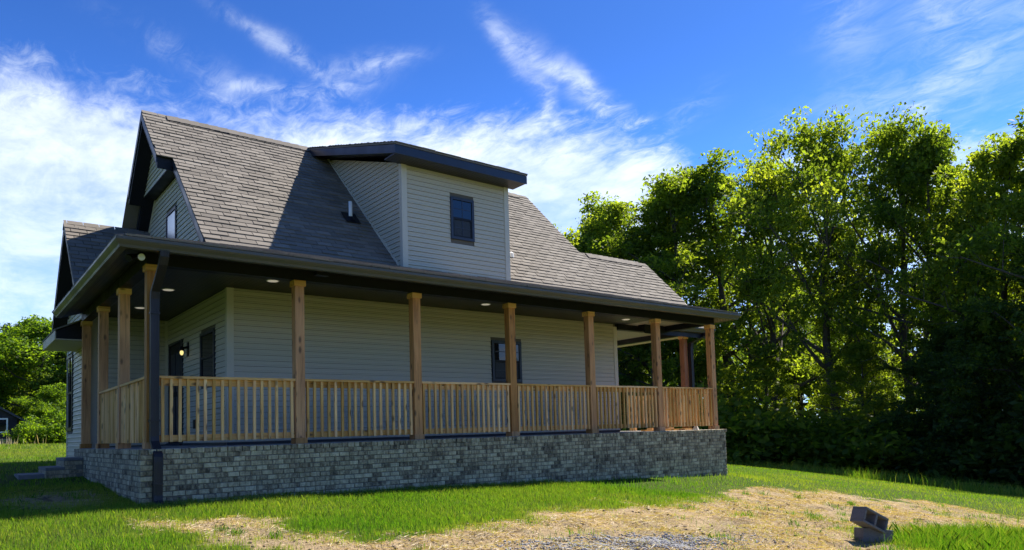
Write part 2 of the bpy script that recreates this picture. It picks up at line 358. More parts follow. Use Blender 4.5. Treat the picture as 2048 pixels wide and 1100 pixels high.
# ------------------------------------------------------------------ terrain
CP = np.array([(0,0,-.70),(4,-.3,-.80),(8,-.3,-.90),(12,0,-1.01),(-1.95,-10,-1.45),(-.5,4.7,-.46),(-3,5,-.5),(.4,9.5,-.3),(.6,39,.10),(3.5,37,.05),(-20,30,.1),(-15,0,-.7),(20.2,5.9,-1.34),(23.6,3.2,-1.92),(26.2,-1.3,-2.6),(13.3,-4,-1.8),(7.1,-5.6,-1.38),(2,-4.8,-.98),(-1.5,-2.3,-.82),(8.6,-6.7,-1.55),(40,3,-3.2),(34,20,-2.2),(28,25,-1.5),(14,8,-1.1),(10,-12,-2.0),(0,-40,-2.5),(60,60,-2),(-60,60,.5),(0,120,.8),(100,0,-5),(-60,-30,-1),(0,20,-.1)], float)
def _fit():
    P = CP[:, :2]; K = np.linalg.norm(P[:, None] - P[None], axis=2); n = len(P); A = np.zeros((n + 3, n + 3)); A[:n, :n] = K; A[:n, n] = 1; A[:n, n + 1:] = P; A[n:, :n] = A[:n, n:].T
    return np.linalg.solve(A, np.r_[CP[:, 2], 0, 0, 0])
_W = _fit()
def H(x, y):
    x = np.asarray(x, float); y = np.asarray(y, float)
    z = _W[-3] + _W[-2] * x + _W[-1] * y
    for i, (a, b, _) in enumerate(CP): z = z + _W[i] * np.sqrt((x - a) ** 2 + (y - b) ** 2 + .3)
    return z
def vnoise(x, y, s, seed=0):
    x = np.asarray(x) / s + seed * 17.3; y = np.asarray(y) / s + seed * 9.1
    xi = np.floor(x).astype(int); yi = np.floor(y).astype(int); fx = x - xi; fy = y - yi; fx = fx * fx * (3 - 2 * fx); fy = fy * fy * (3 - 2 * fy)
    def h(a, b): 
        q = np.sin(a * 127.1 + b * 311.7 + seed * 74.7) * 43758.5453; return q - np.floor(q)
    return (h(xi, yi) * (1 - fx) + h(xi + 1, yi) * fx) * (1 - fy) + (h(xi, yi + 1) * (1 - fx) + h(xi + 1, yi + 1) * fx) * fy
BARE = [(-.28, -1.25), (.44, -1.9), (.9, -2.85), (1.35, -3.45), (2.05, -3.75), (2.9, -3.5), (3.65, -3.0), (5.9, -2.5), (8.28, -2.35), (11.0, -1.7), (14.12, -2.25), (15.6, -3.79), (15.0, -5.1), (10.42, -6.1), (9.0, -5.3), (7.6, -5.45), (7.0, -5.9), (6.2, -7.0), (5, -9), (2, -9), (.8, -6.4), (.3, -4.6), (-.2, -3.0)]
def poly_sd(x, y, P):
    x = np.asarray(x, float); y = np.asarray(y, float); d = np.full(x.shape, 1e9); ins = np.zeros(x.shape, bool)
    for i in range(len(P)):
        (ax, ay), (bx, by) = P[i], P[(i + 1) % len(P)]; ex, ey = bx - ax, by - ay
        t = np.clip(((x - ax) * ex + (y - ay) * ey) / (ex * ex + ey * ey), 0, 1)
        d = np.minimum(d, np.hypot(x - ax - ex * t, y - ay - ey * t))
        c = ((ay > y) != (by > y)) & (x < (bx - ax) * (y - ay) / ((by - ay) if by != ay else 1e-9) + ax); ins ^= c
    return np.where(ins, d, -d)
def bare(x, y):
    s = poly_sd(x, y, BARE)
    v = np.clip(s / .9 + .45 + (vnoise(x, y, .9, 1) - .5) * 1.0 + (vnoise(x, y, .3, 2) - .5) * .7, 0, 1)
    # rough strip at the near end of the side wall
    s2 = np.clip(1.2 - np.hypot((x + .75) / .8, (y - 1.4) / 1.5), 0, 1)
    return np.clip(np.maximum(v, s2 * .9), 0, 1)
def relief(x, y):
    b = bare(x, y)
    return (vnoise(x, y, .8, 3) - .5) * .035 + b * ((vnoise(x, y, .25, 4) - .5) * .06 + (vnoise(x, y, .1, 5) - .5) * .03 - .05 * np.exp(-(((y + 4.15 + .12 * (x - 4) + .25 * np.sin(x * .9)) / .16) ** 2)) - .045 * np.exp(-(((y + 5.6 + .12 * (x - 4) + .25 * np.sin(x * .9)) / .16) ** 2)))
HR = lambda x, y: H(x, y) + relief(x, y)
def axis(lo, hi, a, b, fine, grow=1.16):
    g = list(np.arange(a, b + 1e-6, fine)); st = fine; v = b
    while v < hi: st *= grow; v += st; g.append(v)
    st = fine; v = a
    while v > lo: st *= grow; v -= st; g.insert(0, v)
    return np.array(g)
gx = axis(-400, 500, -3, 16, .07); gy = axis(-400, 600, -9, 3, .07)
GX, GY = np.meshgrid(gx, gy, indexing='ij'); GZ = HR(GX, GY)
nx_, ny_ = GX.shape
gv = np.stack([GX.ravel(), GY.ravel(), GZ.ravel()], 1); idx = np.arange(nx_ * ny_).reshape(nx_, ny_)
gf = np.stack([idx[:-1, :-1].ravel(), idx[1:, :-1].ravel(), idx[1:, 1:].ravel(), idx[:-1, 1:].ravel()], 1)
me = big_mesh('ground', gv, gf, np.zeros(len(gf)), 'ground', True)
a = me.attributes.new('bare', 'FLOAT', 'POINT'); a.data.foreach_set('value', bare(GX, GY).ravel().astype(np.float32))
g = link('ground', me); g['kind'] = 'structure'

# ------------------------------------------------------------------ the house
house = empty('house', 'new beige-sided house with steep brown shingle roof and a wraparound timber porch', 'house', (0, 0, -.7))
HP = bpy.data.objects.new  # noqa
def hb(name, m, x0, y0, z0, x1, y1, z1, parent=None): return box(name, m, parent or ROOT, x0, y0, z0, x1, y1, z1)
house.location = (0, 0, 0)
ROOT = house
L_ = 12.01
# brick base
base_m = MB(); base_m.box(.012, .012, -1.6, L_ - .012, .1, -.075); base_m.box(.012, .1, -1.6, .1, 5.72, -.075); base_m.box(L_ - .1, .1, -1.6, L_ - .012, 2.0, -.075); base_m.box(L_ - .1, 2.0, -1.6, 13.4, 2.1, -.075); base_m.box(13.3, 2.1, -1.6, 13.4, 5.9, -.075)
bb = base_m.build('brick_base', 'mortar', ROOT)
deck = MB(); deck.box(.1, .1, -.16, L_ - .1, 1.98, -.001); deck.box(.1, 1.98, -.16, 1.67, 5.98, -.001); deck.box(10.63, 1.98, -.16, 13.4, 5.98, -.001)
deck.build('porch_floor', 'concrete', ROOT)
BR = []     # (location, rotz, kind, tint)
CH = .0677
for k in range(15):
    z = -.072 - CH * (k + .5) + .004
    off = (k % 2) * .0760
    x = -off if off else 0
    while x < L_:
        a0 = max(x, 0); a1 = min(x + .152, L_)
        if a1 - a0 > .04: BR.append(((a0 + a1) / 2, 0, z, 0, (a1 - a0)))
        x += .152
    y = .1 if not off else .1 - .0760
    while y < 5.72:
        a0 = max(y, .1); a1 = min(y + .152, 5.72)
        if a1 - a0 > .04 and not (a0 > 4.55 and z > -.75 and False): BR.append((0, (a0 + a1) / 2, z, 1, (a1 - a0)))
        y += .152
x = 0.0
while x < L_ - .02: BR.append((x + .048, 0, -.036, 2, .096)); x += .0965
y = .1
while y < 5.7: BR.append((0, y + .1, -.036, 3, .2)); y += .2005
def bscore(b):
    x, y, z, k, w = b
    n = Vector((0, -1, 0)) if k in (0, 2) else Vector((-1, 0, 0)); d = Vector((x, y, z)) - CAM
    if z - .02 < float(H(x, y)): return -1
    return w * abs(n.dot(d.normalized())) / d.length ** 2
BR.sort(key=bscore, reverse=True)
BR = [b for b in BR if b[2] > float(H(b[0], b[1])) - .12]
cache = {}
def brick_geo(w, k, t):
    h = .058 if k < 2 else .066; w2 = w - .010; d = .09
    j = [(rnd.uniform(-.0035, .0035), rnd.uniform(-.003, .003)) for _ in range(4)]
    a = [(-w2 / 2 + j[0][0], 0, -h / 2 + j[0][1]), (w2 / 2 + j[1][0], 0, -h / 2 + j[1][1]), (w2 / 2 + j[2][0], 0, h / 2 + j[2][1]), (-w2 / 2 + j[3][0], 0, h / 2 + j[3][1])]
    mid = [(p[0] * (1 - .008 / w2 * 2), -.005, p[2] * .86) for p in a]; back = [(p[0], d, p[2]) for p in a]
    v = mid + a + back
    return v, [(0, 1, 2, 3)] + [(i + 4, (i + 1) % 4 + 4, (i + 1) % 4, i) for i in range(4)] + [(i + 8, (i + 1) % 4 + 8, (i + 1) % 4 + 4, i + 4) for i in range(4)]
rest = MB()
for i, b in enumerate(BR):
    x, y, z, k, w = b; t = min(1, max(0, rnd.gauss(.5, .27))) * (.8 if k > 1 else 1)
    dep = rnd.uniform(-.003, .004)
    if k in (0, 2): M4 = Matrix.Translation((x, .004 + dep, z))
    else: M4 = Matrix.Translation((.004 + dep, y, z)) @ Matrix.Rotation(-math.pi / 2, 4, 'Z')
    if i < 300:
        key = (round(w, 3), k in (0, 1), int(t * 7), rnd.randrange(2))
        if key not in cache:
            mb = MB(); v, f = brick_geo(w, k, t); mb.solid(v, f, t); cache[key] = mb.mesh('brick', 'brick')
        o = bpy.data.objects.new('brick', cache[key]); col.objects.link(o); o.parent = bb; o.matrix_local = M4
    else:
        v, f = brick_geo(w, k, t); rest.solid([M4 @ Vector(p) for p in v], f, t)
o = rest.build('brick_courses', 'brick', bb, fix=False); o['kind'] = 'stuff'

# steps at the left
st = MB(); st.box(-.27, 4.62, -.95, .0, 5.75, -.20); st.box(-.54, 4.62, -.95, -.27, 5.75, -.345)
stp = st.build('steps', 'mortar', ROOT)
for (x0, x1, zt) in ((-.27, -.001, -.15), (-.54, -.27, -.30)):
    hb('tread', 'stepstone', x0 - .01, 4.60, zt - .045, x1 - .003, 5.77, zt, stp)
for zt, x0, x1 in ((-.20, -.27, 0), (-.35, -.54, 0)):
    for r_ in range(3):
        z1 = zt - r_ * .075; xx = x1 - (r_ % 2) * .1
        if r_ == 2 and zt > -.3: continue
        if zt > -.3 and r_ > 1: continue
        while xx > x0 + .03:
            a0 = max(xx - .2, x0); hb('brick', 'brick', a0 + .004, 4.608, z1 - .068, xx - .004, 4.66, z1 - .004, stp); xx -= .2
for s0, z1 in ((-.27, -.2), (-.54, -.35)):
    yy = 4.63
    while yy < 5.7:
        hb('brick', 'brick', s0 - .012, yy, z1 - .066, s0 + .03, yy + .092, z1 - .003, stp); 
        hb('brick', 'brick', s0 - .012, yy, z1 - .135, s0 + .03, yy + .092, z1 - .072, stp); yy += .1
pad = MB().box(-.92, 4.75, -.75, -.552, 5.7, float(H(-.7, 5)) + .05).build('step_pad', 'stepstone', ROOT)

# wall bodies with lap siding
def wall_body(pts_a, pts_b): return MB().prism(pts_a, pts_b).build('wall', 'sheath', ROOT)
EXP = .095
def siding(parent, axis_, plane, out, bounds, z0, z1, skip=None):
    """axis_: 'x' or 'y' running direction; out: outward sign on the other axis; bounds(z) -> (a,b)"""
    z = z0; n = 0
    while z < z1 - .015:
        zt = min(z + EXP, z1)
        a0, b0 = bounds(z); a1, b1 = bounds(zt)
        if b0 - a0 < .03: z += EXP; continue
        if b1 - a1 < .02: m_ = (a1 + b1) / 2; a1, b1 = m_ - .01, m_ + .01
        spans = [(a0, b0, a1, b1)]
        h = zt - z
        for (s0, s1, sz0, sz1) in (skip or []):
            if zt > sz0 + .01 and z < sz1 - .01:
                ns = []
                for (p0, q0, p1, q1) in spans:
                    if p0 < s0: ns.append((p0, min(s0, q0), p1, min(s0, q1)))
                    if q0 > s1: ns.append((max(s1, p0), q0, max(s1, p1), q1))
                spans = ns
        for (p0, q0, p1, q1) in spans:
            if q0 - p0 < .01: continue
            c = ((p0 + q0) / 2, (z + zt) / 2); jz = rnd.uniform(-.0012, .0012)
            prof = [(.001, .007), (.019, .004 + jz), (.0195, .013), (.007, h * .50), (.011, h * .55), (.002, h)]
            def P(u, o_, zz):
                return (u - c[0], out * o_, zz + z - c[1]) if axis_ == 'x' else (out * o_, u - c[0], zz + z - c[1])
            A = [P(p0 + (p1 - p0) * zz / h, o_, zz) for o_, zz in prof]; B = [P(q0 + (q1 - q0) * zz / h, o_, zz) for o_, zz in prof]
            me_ = MB().prism(A, B)
            ob = me_.build('siding_board', 'siding', parent)
            ob.location = (c[0], plane, c[1]) if axis_ == 'x' else (plane, c[0], c[1])
        z += EXP
def const(a, b): return lambda z: (a, b)
XA, YA, YB, XB, ZS = 1.67, 1.98, 5.98, 10.63, 2.55
# wall A (long porch wall)
wA = hb('wall', 'sheath', XA + .01, YA + .001, -.1, XB - .01, YA + .15, ZS + .4)
siding(wA, 'x', 0 - .0, -1, const(XA + .09, XB - .09), .04, ZS) if False else None
def wall_siding(body, *a, **k): siding(body, *a, **k)
def reparent_children_fix(body):   # bodies made by box() have a centre location; children are given in world coords
    for ch in body.children:
        ch.location = (ch.location.x - body.location.x, ch.location.y - body.location.y, ch.location.z - body.location.z)
siding(wA, 'x', YA, -1, const(XA + .085, XB - .085), .04, ZS, skip=[(6.93, 7.74, 1.10, 1.99)]); 
wB = hb('wall', 'sheath', XA + .001, YA + .16, -.1, XA + .15, YB, ZS + .3)
siding(wB, 'y', XA, -1, const(YA + .085, YB - .05), .04, ZS, skip=[(4.70, 5.78, -.1, 2.04), (2.63, 3.52, 1.05, 1.99)])
wC = hb('wall', 'sheath', .32, YB + .001, -.8, XA, YB + .15, 3.0)
siding(wC, 'x', YB, -1, const(.31 + .09, XA - .05), .02, ZS)
wW = hb('wall', 'sheath', .311, YB + .16, -.9, .46, 9.25, 3.1)
siding(wW, 'y', .31, -1, const(YB + .02, 9.19), -.55, 3.05, skip=[(8.35, 9.32, .36, 2.08)])
for b_ in (wA, wB, wC, wW): reparent_children_fix(b_)
def trim(x0, y0, z0, x1, y1, z1): return hb('corner_trim', 'trim', x0, y0, z0, x1, y1, z1)
trim(XA - .024, YA - .024, .03, XA + .085, YA + .0, ZS - .002); trim(XA - .024, YA + .002, .03, XA, YA + .085, ZS - .002)
trim(XB - .085, YA - .024, .03, XB + .024, YA, ZS - .06); trim(XB, YA + .002, .03, XB + .024, YA + .1, ZS - .06)
trim(.286, YB - .024, -.05, .40, YB, 2.9); trim(.286, YB + .002, -.05, .31, YB + .03, 2.9)
trim(.286, 9.19, -.6, .31, 9.28, 3.0); trim(XA - .05, YB - .024, .03, XA - .001, YB, ZS - .002); trim(XA - .022, YB - .05, .03, XA, YB - .025, ZS - .002)
hb('wall_base_strip', 'navy', XA - .03, YA - .03, 0, XB, YA - .001, .045); hb('wall_base_strip', 'navy', XA - .03, YA, 0, XA - .001, YB, .045)  # dark blue strip along the foot of both porch walls
# other (unseen) house body
hb('wall', 'siding', XA + .16, YA + .16, -1.3, XB - .001, 9.7, 2.9)
hb('wall', 'siding', XB - .15, YA + .16, 0, XB, 5.9, 3.2)
body2 = MB().box(.47, YB + .16, -.8, XA + .2, 9.24, 3.05).build('wall', 'siding', ROOT)

# windows and door
def window(axis_, plane, out, a0, a1, z0, z1, split=1, gl='glass', grid=False, label=None, d=.035):
    """frame stands proud of the siding, the sashes sit back in it"""
    def bx(nm, m, p0, p1, q0, q1, d0, d1, par):
        if axis_ == 'x': return box(nm, m, par, p0, min(plane + out * d0, plane + out * d1), q0, p1, max(plane + out * d0, plane + out * d1), q1)
        return box(nm, m, par, min(plane + out * d0, plane + out * d1), p0, q0, max(plane + out * d0, plane + out * d1), p1, q1)
    w = bx('window', 'black', a0 + .02, a1 - .02, z0 + .02, z1 - .02, -.02, .006, ROOT)
    if label: w['label'] = label
    fr = .055
    objs = [bx('frame', 'navy', a0, a1, z1 - fr, z1, 0, d, w), bx('frame', 'navy', a0, a1, z0, z0 + fr, 0, d, w), bx('frame', 'navy', a0, a0 + fr, z0 + fr, z1 - fr, 0, d - .001, w), bx('frame', 'navy', a1 - fr, a1, z0 + fr, z1 - fr, 0, d - .001, w)]
    n = split; W_ = (a1 - a0 - 2 * fr) / n
    zm = (z0 + z1) / 2
    for i in range(n):
        p0 = a0 + fr + W_ * i; p1 = p0 + W_
        objs.append(bx('pane', gl, p0 + .012, p1 - .012, zm + .02, z1 - fr - .012, .007, .017, w))
        objs.append(bx('pane', gl if gl != 'glass_top' else 'glass', p0 + .03, p1 - .03, z0 + fr + .03, zm - .03, .007, .012, w)) if False else objs.append(bx('pane', 'screen' if axis_ == 'x' else gl, p0 + .03, p1 - .03, z0 + fr + .03, zm - .03, .007, .012, w))
        objs.append(bx('sash', 'black', p0 + .001, p1 - .001, zm - .028, zm + .019, .008, d - .006, w))
        objs += [bx('sash', 'black', p0 + .001, p0 + .03, z0 + fr + .001, zm - .029, .008, .022, w), bx('sash', 'black', p1 - .03, p1 - .001, z0 + fr + .001, zm - .029, .008, .022, w), bx('sash', 'black', p0 + .031, p1 - .031, z0 + fr + .001, z0 + fr + .03, .008, .021, w)]
        if i: objs.append(bx('mullion', 'black', p0 - .02, p0 + .02, z0 + fr, z1 - fr, .003, d - .003, w))
        if grid:
            xm = (p0 + p1) / 2
            for q0, q1 in ((z0 + fr + .03, zm - .03), (zm + .02, z1 - fr)):
                qm = (q0 + q1) / 2
                objs.append(bx('muntin', 'navy', xm - .008, xm + .008, q0 + .001, q1 - .001, .013, .021, w)); objs.append(bx('muntin', 'navy', p0 + .032, p1 - .032, qm - .008, qm + .008, .0135, .0205, w))
    for o_ in objs: o_.location = [o_.location[i] - w.location[i] for i in range(3)]
    return w
window('x', YA, -1, 6.95, 7.72, 1.12, 1.975, grid=True, label='dark window in the long porch wall')
window('y', XA, -1, 2.65, 3.5, 1.08, 1.975, label='dark window beside the porch lamp')
wd = window('y', .31, -1, 8.38, 9.29, .38, 2.06, split=2, gl='glass', label='tall double window of the left wing')
# door
dr = hb('door', 'black', XA - .012, 4.82, .03, XA + .03, 5.70, 1.98)
dc = [hb('door_frame', 'navy', XA - .035, 4.72, .0, XA - .001, 4.815, 2.03, dr), hb('door_frame', 'navy', XA - .035, 5.705, .0, XA - .001, 5.77, 2.03, dr), hb('door_frame', 'navy', XA - .034, 4.816, 1.985, XA - .002, 5.704, 2.03, dr)]
for z0 in (.2, 1.05):
    for y0 in (4.9, 5.29): dc.append(hb('door_panel', 'navy', XA - .022, y0, z0, XA - .013, y0 + .32, z0 + .75, dr))
dc.append(hb('door_handle', 'gutter', XA - .07, 4.87, .95, XA - .013, 4.90, 1.08, dr))
dc.append(hb('threshold', 'navy', XA - .08, 4.75, .0, XA - .036, 5.75, .03, dr))
for o_ in dc: o_.location = [o_.location[i] - dr.location[i] for i in range(3)]
# wall lamp
lampp = hb('wall_lamp', 'black', XA - .03, 4.27, 1.66, XA - .018, 4.39, 1.92)
mb = MB(); mb.tube([(XA - .03, 4.33, 1.83), (XA - .13, 4.33, 1.80)], .022, 8); mb.tube([(XA - .13, 4.33, 1.84), (XA - .13, 4.33, 1.76)], [.02, .05], 10)
o = mb.build('lamp_arm', 'black', lampp); o.location = -lampp.location
o = MB().tube([(XA - .13, 4.33, 1.757), (XA - .13, 4.33, 1.735), (XA - .13, 4.33, 1.70), (XA - .13, 4.33, 1.675)], [.022, .032, .030, .012], 10).build('bulb', 'bulb', lampp, True); o.location = -lampp.location
hb('outlet_cover', 'black', XA - .05, 3.76, .30, XA - .012, 3.88, .46)

# porch posts
S = 2.0; PX0 = .138; PY = .319; PW = .14; ZB = 2.42; ZR = .953
post_xy = [(PX0 + k * S, PY, 'cedar_z') for k in range(6)] + [(12.04, PY, 'cedar_z')] + [(PX0, 2.165, 'cedar_z'), (PX0, 3.963, 'cedar_z'), (PX0, 5.8, 'cedar_z'), (13.06, 1.91, 'red_z'), (13.06, 5.7, 'red_z')]
for (x, y, m) in post_xy:
    p = hb('porch_post', m, x, y, .004, x + PW, y + PW, ZB)
    t = .02
    for nm, z0, z1 in (('post_cap', ZB - .085, ZB - .001), ('post_base', 0, .085)):
        o = hb(nm, 'pine_x' if nm == 'post_cap' else 'cedar_z', x - t, y - t, z0, x + PW + t, y + PW + t, z1, p); o.location = [o.location[i] - p.location[i] for i in range(3)]
# railings
def railing(ax, fixed, a0, a1, outp, zoff=0):
    """ax 'x' or 'y'; fixed = coordinate of rail centre; outp = outward sign for balusters"""
    def bx(nm, m, p0, p1, c0, c1, z0, z1, par=None):
        lo, hi = min(c0, c1), max(c0, c1)
        if ax == 'x': return box(nm, m, par or ROOT, p0, lo, z0, p1, hi, z1)
        return box(nm, m, par or ROOT, lo, p0, z0, hi, p1, z1)
    pm = 'pine_' + ax
    r_ = bx('railing', pm, a0, a1, fixed - .019, fixed + .019, ZR - .125, ZR - .034)
    ch = [bx('bottom_rail', pm, a0, a1, fixed - .019, fixed + .019, .085, .172, r_), bx('cap_rail', pm, a0 - .004, a1 + .004, fixed - .07 * (1 if outp < 0 else .6), fixed + .07 * (1 if outp > 0 else .6), ZR - .033, ZR + rnd.uniform(-.002, .002), r_)]
    n = max(2, int(round((a1 - a0) / .1105))); sp = (a1 - a0) / n
    for i in range(n):
        c = a0 + sp * (i + .5) + rnd.uniform(-.006, .006)
        o = bx('baluster', 'pine_z', c - .0185, c + .0185, fixed + outp * .0195, fixed + outp * .0565, .078 + rnd.uniform(0, .008), ZR - .034, r_)
        tl = rnd.uniform(-.006, .006)
        if ax == 'x': o.rotation_euler = (0, tl, 0)
        else: o.rotation_euler = (tl, 0, 0)
        ch.append(o)
    for o in ch: o.location = [o.location[i] - r_.location[i] for i in range(3)]
    return r_
for k in range(5): railing('x', PY + .075, PX0 + k * S + PW, PX0 + (k + 1) * S, -1)
railing('x', PY + .075, PX0 + 5 * S + PW, 12.04, -1)
railing('y', PX0 + .075, PY + PW, 2.165, -1); railing('y', PX0 + .075, 2.165 + PW, 3.963, -1)
railing('x', 1.98, 12.2, 13.06, -1); railing('y', 13.13, 1.91 + PW, 3.75, 1); railing('y', 12.11, PY + PW, 1.90, 1)
hb('newel_post', 'pine_z', 13.06, 3.755, 0, 13.2, 3.895, ZR + .02)
# beams, ceiling, soffit
def beam(*a, m='black'): return hb('beam', m, *a)
beam(PX0 - .005, PY - .006, ZB, 12.04 + PW + .006, PY + PW + .006, 2.60)
beam(PX0 - .006, PY + PW + .008, ZB + .001, PX0 + PW + .006, 5.96, 2.60); beam(12.035, PY + PW + .008, ZB + .001, 12.186, 1.90, 2.60)
beam(XB + .03, 1.905, ZB + .002, 13.21, 2.055, 2.60); beam(13.055, 2.06, ZB + .003, 13.206, 5.9, 2.60)
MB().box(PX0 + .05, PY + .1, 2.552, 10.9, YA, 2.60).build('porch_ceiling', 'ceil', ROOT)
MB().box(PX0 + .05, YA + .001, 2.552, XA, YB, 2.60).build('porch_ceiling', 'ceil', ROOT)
MB().box(10.905, PY + .1, 2.552, 12.1, YA, 2.60).build('porch_ceiling', 'ceil_lit', ROOT)
MB().box(XB, 2.0, 2.552, 13.2, 5.95, 2.60).build('porch_ceiling', 'ceil_lit', ROOT)
# eaves: sloping soffit from gutter back to beam, front / left / right
E0 = -.22; ER = 12.21
def soff(pa, m='ceil'):
    return MB().prism(pa, [(p[0], p[1], p[2] + .02) for p in pa]).build('eave_soffit', m, ROOT)
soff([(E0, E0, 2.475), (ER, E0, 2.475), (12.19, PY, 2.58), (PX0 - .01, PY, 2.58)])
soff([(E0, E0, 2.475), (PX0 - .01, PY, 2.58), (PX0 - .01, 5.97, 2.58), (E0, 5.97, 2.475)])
soff([(ER, E0, 2.475), (ER, 1.7, 2.475), (12.19, 1.7, 2.58), (12.19, PY, 2.58)], 'pent_soffit')
MB().prism([(12.19, 1.62, 2.47), (13.85, 1.62, 2.47), (13.85, 5.9, 2.47), (13.22, 5.9, 2.47), (13.22, 1.9, 2.47), (12.19, 1.9, 2.47)], [(12.19, 1.62, 2.49), (13.85, 1.62, 2.49), (13.85, 5.9, 2.49), (13.22, 5.9, 2.49), (13.22, 1.9, 2.49), (12.19, 1.9, 2.49)]).build('eave_soffit', 'pent_soffit', ROOT)
# gutters with mitred corners
GP = [(0, 0), (.065, 0), (.075, .03), (.105, .065), (.118, .085), (.118, .112), (.108, .112), (.105, .09), (.01, .06), (.0, .11)]
def gutter(kind, a0, a1, m0, m1, base, name='gutter'):
    A = []; B = []
    for o_, zz in GP:
        z = 2.468 + zz
        if kind == 'f': A.append((a0 - m0 * o_, base - o_, z)); B.append((a1 + m1 * o_, base - o_, z))
        if kind == 'l': A.append((base - o_, a0 - m0 * o_, z)); B.append((base - o_, a1 + m1 * o_, z))
        if kind == 'r': A.append((base + o_, a0 - m0 * o_, z)); B.append((base + o_, a1 + m1 * o_, z))
    return MB().prism(A, B).build(name, 'gutter', ROOT)
gutter('f', E0, ER, 1, 1, E0); gutter('l', E0 + .0, 5.97, 1, 0, E0); gutter('r', E0, 1.6, 1, 0, ER); gutter('f', ER + .1, 13.88, 0, 0, 1.62)
hb('fascia', 'gutter', E0 + .001, E0 + .001, 2.47, ER, E0 + .02, 2.60); hb('fascia', 'gutter', E0 + .001, E0 + .021, 2.47, E0 + .02, 5.97, 2.60)
# porch roof
s = .28; zt0 = 2.603; e = -.30; er = 12.29
def prz(d): return zt0 + s * d
pr = MB()
def slab(pts, th=.02): pr.prism(pts, [(p[0], p[1], p[2] - th) for p in pts])
slab([(e, e, zt0), (er, e, zt0), (er - 2.67, 2.37, prz(2.67)), (e + 2.67, 2.37, prz(2.67))])
slab([(e, e, zt0), (e + 2.67, 2.37, prz(2.67)), (e + 2.0, 6.3, prz(2.0)), (e, 6.3, zt0)])
slab([(er, e, zt0), (er, 1.63, zt0), (er - 1.93, 1.63, prz(1.93)), (er - 2.67, 2.37, prz(2.67))])
pr_o = pr.build('porch_roof', 'shingle', ROOT)
rest = MB()
TW, TE = .30, .143
def tab(mb, O, U, Vv, N, u0, u1, v0, t, ve=TE):
    """wedge tab; U along course, Vv up the slope, N normal"""
    P = lambda u, v, n_: O + U * u + Vv * v + N * n_
    lo = rnd.uniform(-.006, .006); th = rnd.uniform(.018, .030)
    a = [P(u0, v0 + lo, .004), P(u1, v0 + lo, .004), P(u1, v0 + lo, th), P(u0, v0 + lo, th)]
    b = [P(u0, v0 + ve + .03, .001), P(u1, v0 + ve + .03, .001), P(u1, v0 + ve + .03, .006), P(u0, v0 + ve + .03, .006)]
    mb.solid(a + b, [(0, 1, 2, 3), (3, 2, 6, 7), (0, 3, 7, 4), (1, 5, 6, 2)], t)
def courses(O, U, Vv, N, vmax, bounds, v0=0):
    out_ = []; k = 0; v = v0
    while v < vmax - .02:
        for (a_, b_) in bounds(v + TE / 2):
            u = a_ - ((k * .15 + (k // 3) * .04) % TW) 
            while u < b_:
                g0 = max(u + .006, a_); g1 = min(u + TW - .006, b_)
                if g1 - g0 > .02: out_.append((g0, g1, v, min(1, max(0, rnd.gauss(.5, .2)))))
                u += TW
        v += TE; k += 1
    return out_
U = Vector((1, 0, 0)); Vv = Vector((0, 1, s)).normalized(); N = U.cross(Vv).normalized()
for (u0, u1, v, t) in courses(Vector((0, e, zt0)), U, Vv, N, 2.65 * math.hypot(1, s), lambda v: [(e + v * .963, er - v * .963)]): tab(rest, Vector((0, e - .012, zt0)), U, Vv, N, u0, u1, v, t)
U2 = Vector((0, -1, 0)); V2 = Vector((1, 0, s)).normalized(); N2 = U2.cross(V2).normalized()
for (u0, u1, v, t) in courses(Vector((e, 0, zt0)), U2, V2, N2, 2.0, lambda v: [(-6.3, -e - v * .963)]): tab(rest, Vector((e - .012, 0, zt0)), U2, V2, N2, u0, u1, v, t)
o = rest.build('shingle_courses', 'shingle', pr_o, fix=False); o['kind'] = 'stuff'

# main roof -----------------------------------------------------------------
YR_, ZRI, MM = 5.91, 6.796, .9812
TV = .27
def zp(y): return ZRI - MM * abs(y - YR_)
def chevron(x0, x1, ylo, yhi, m='black', name='main_roof', th=TV, par=None, yr=YR_, zr=ZRI, cut=False):
    f = lambda y: zr - MM * abs(y - yr)
    out_ = [(ylo, f(ylo)), (yr, zr), (yhi, f(yhi)), (yhi, f(yhi) - (th if not cut else 0)), (yr, zr - th), (ylo, f(ylo) - (th if not cut else 0))]
    if cut: out_ = [(ylo, f(ylo)), (yr, zr), (yhi, f(yhi)), (yhi - th / MM, f(yhi)), (yr, zr - th), (ylo + th / MM, f(ylo))]
    return MB().prism([(x0, y, z) for y, z in out_], [(x1, y, z) for y, z in out_]).build(name, m, par or ROOT)
zdd = Vector((0, 1, MM)).normalized(); NN = Vector((1, 0, 0)).cross(zdd).normalized()
roof = chevron(1.45, 11.29, 2.37, 2 * YR_ - 1.64)
zJ = 5.50; yJ = YR_ - (ZRI - zJ) / MM
chevron(1.17, 1.449, yJ, 2 * YR_ - yJ, par=roof, name='gable_overhang')
# right lower wing roof
chevron(11.291, 13.89, 1.64, 5.94, yr=3.79, zr=4.716, name='lower_roof')
MB().prism([(9.6, 2.369, 3.32), (12.33, 1.64, 2.60), (11.29, 2.369, 3.32)], [(9.6, 2.369, 3.30), (12.33, 1.64, 2.58), (11.29, 2.369, 3.30)]).build('roof_panel', 'shingle', ROOT)
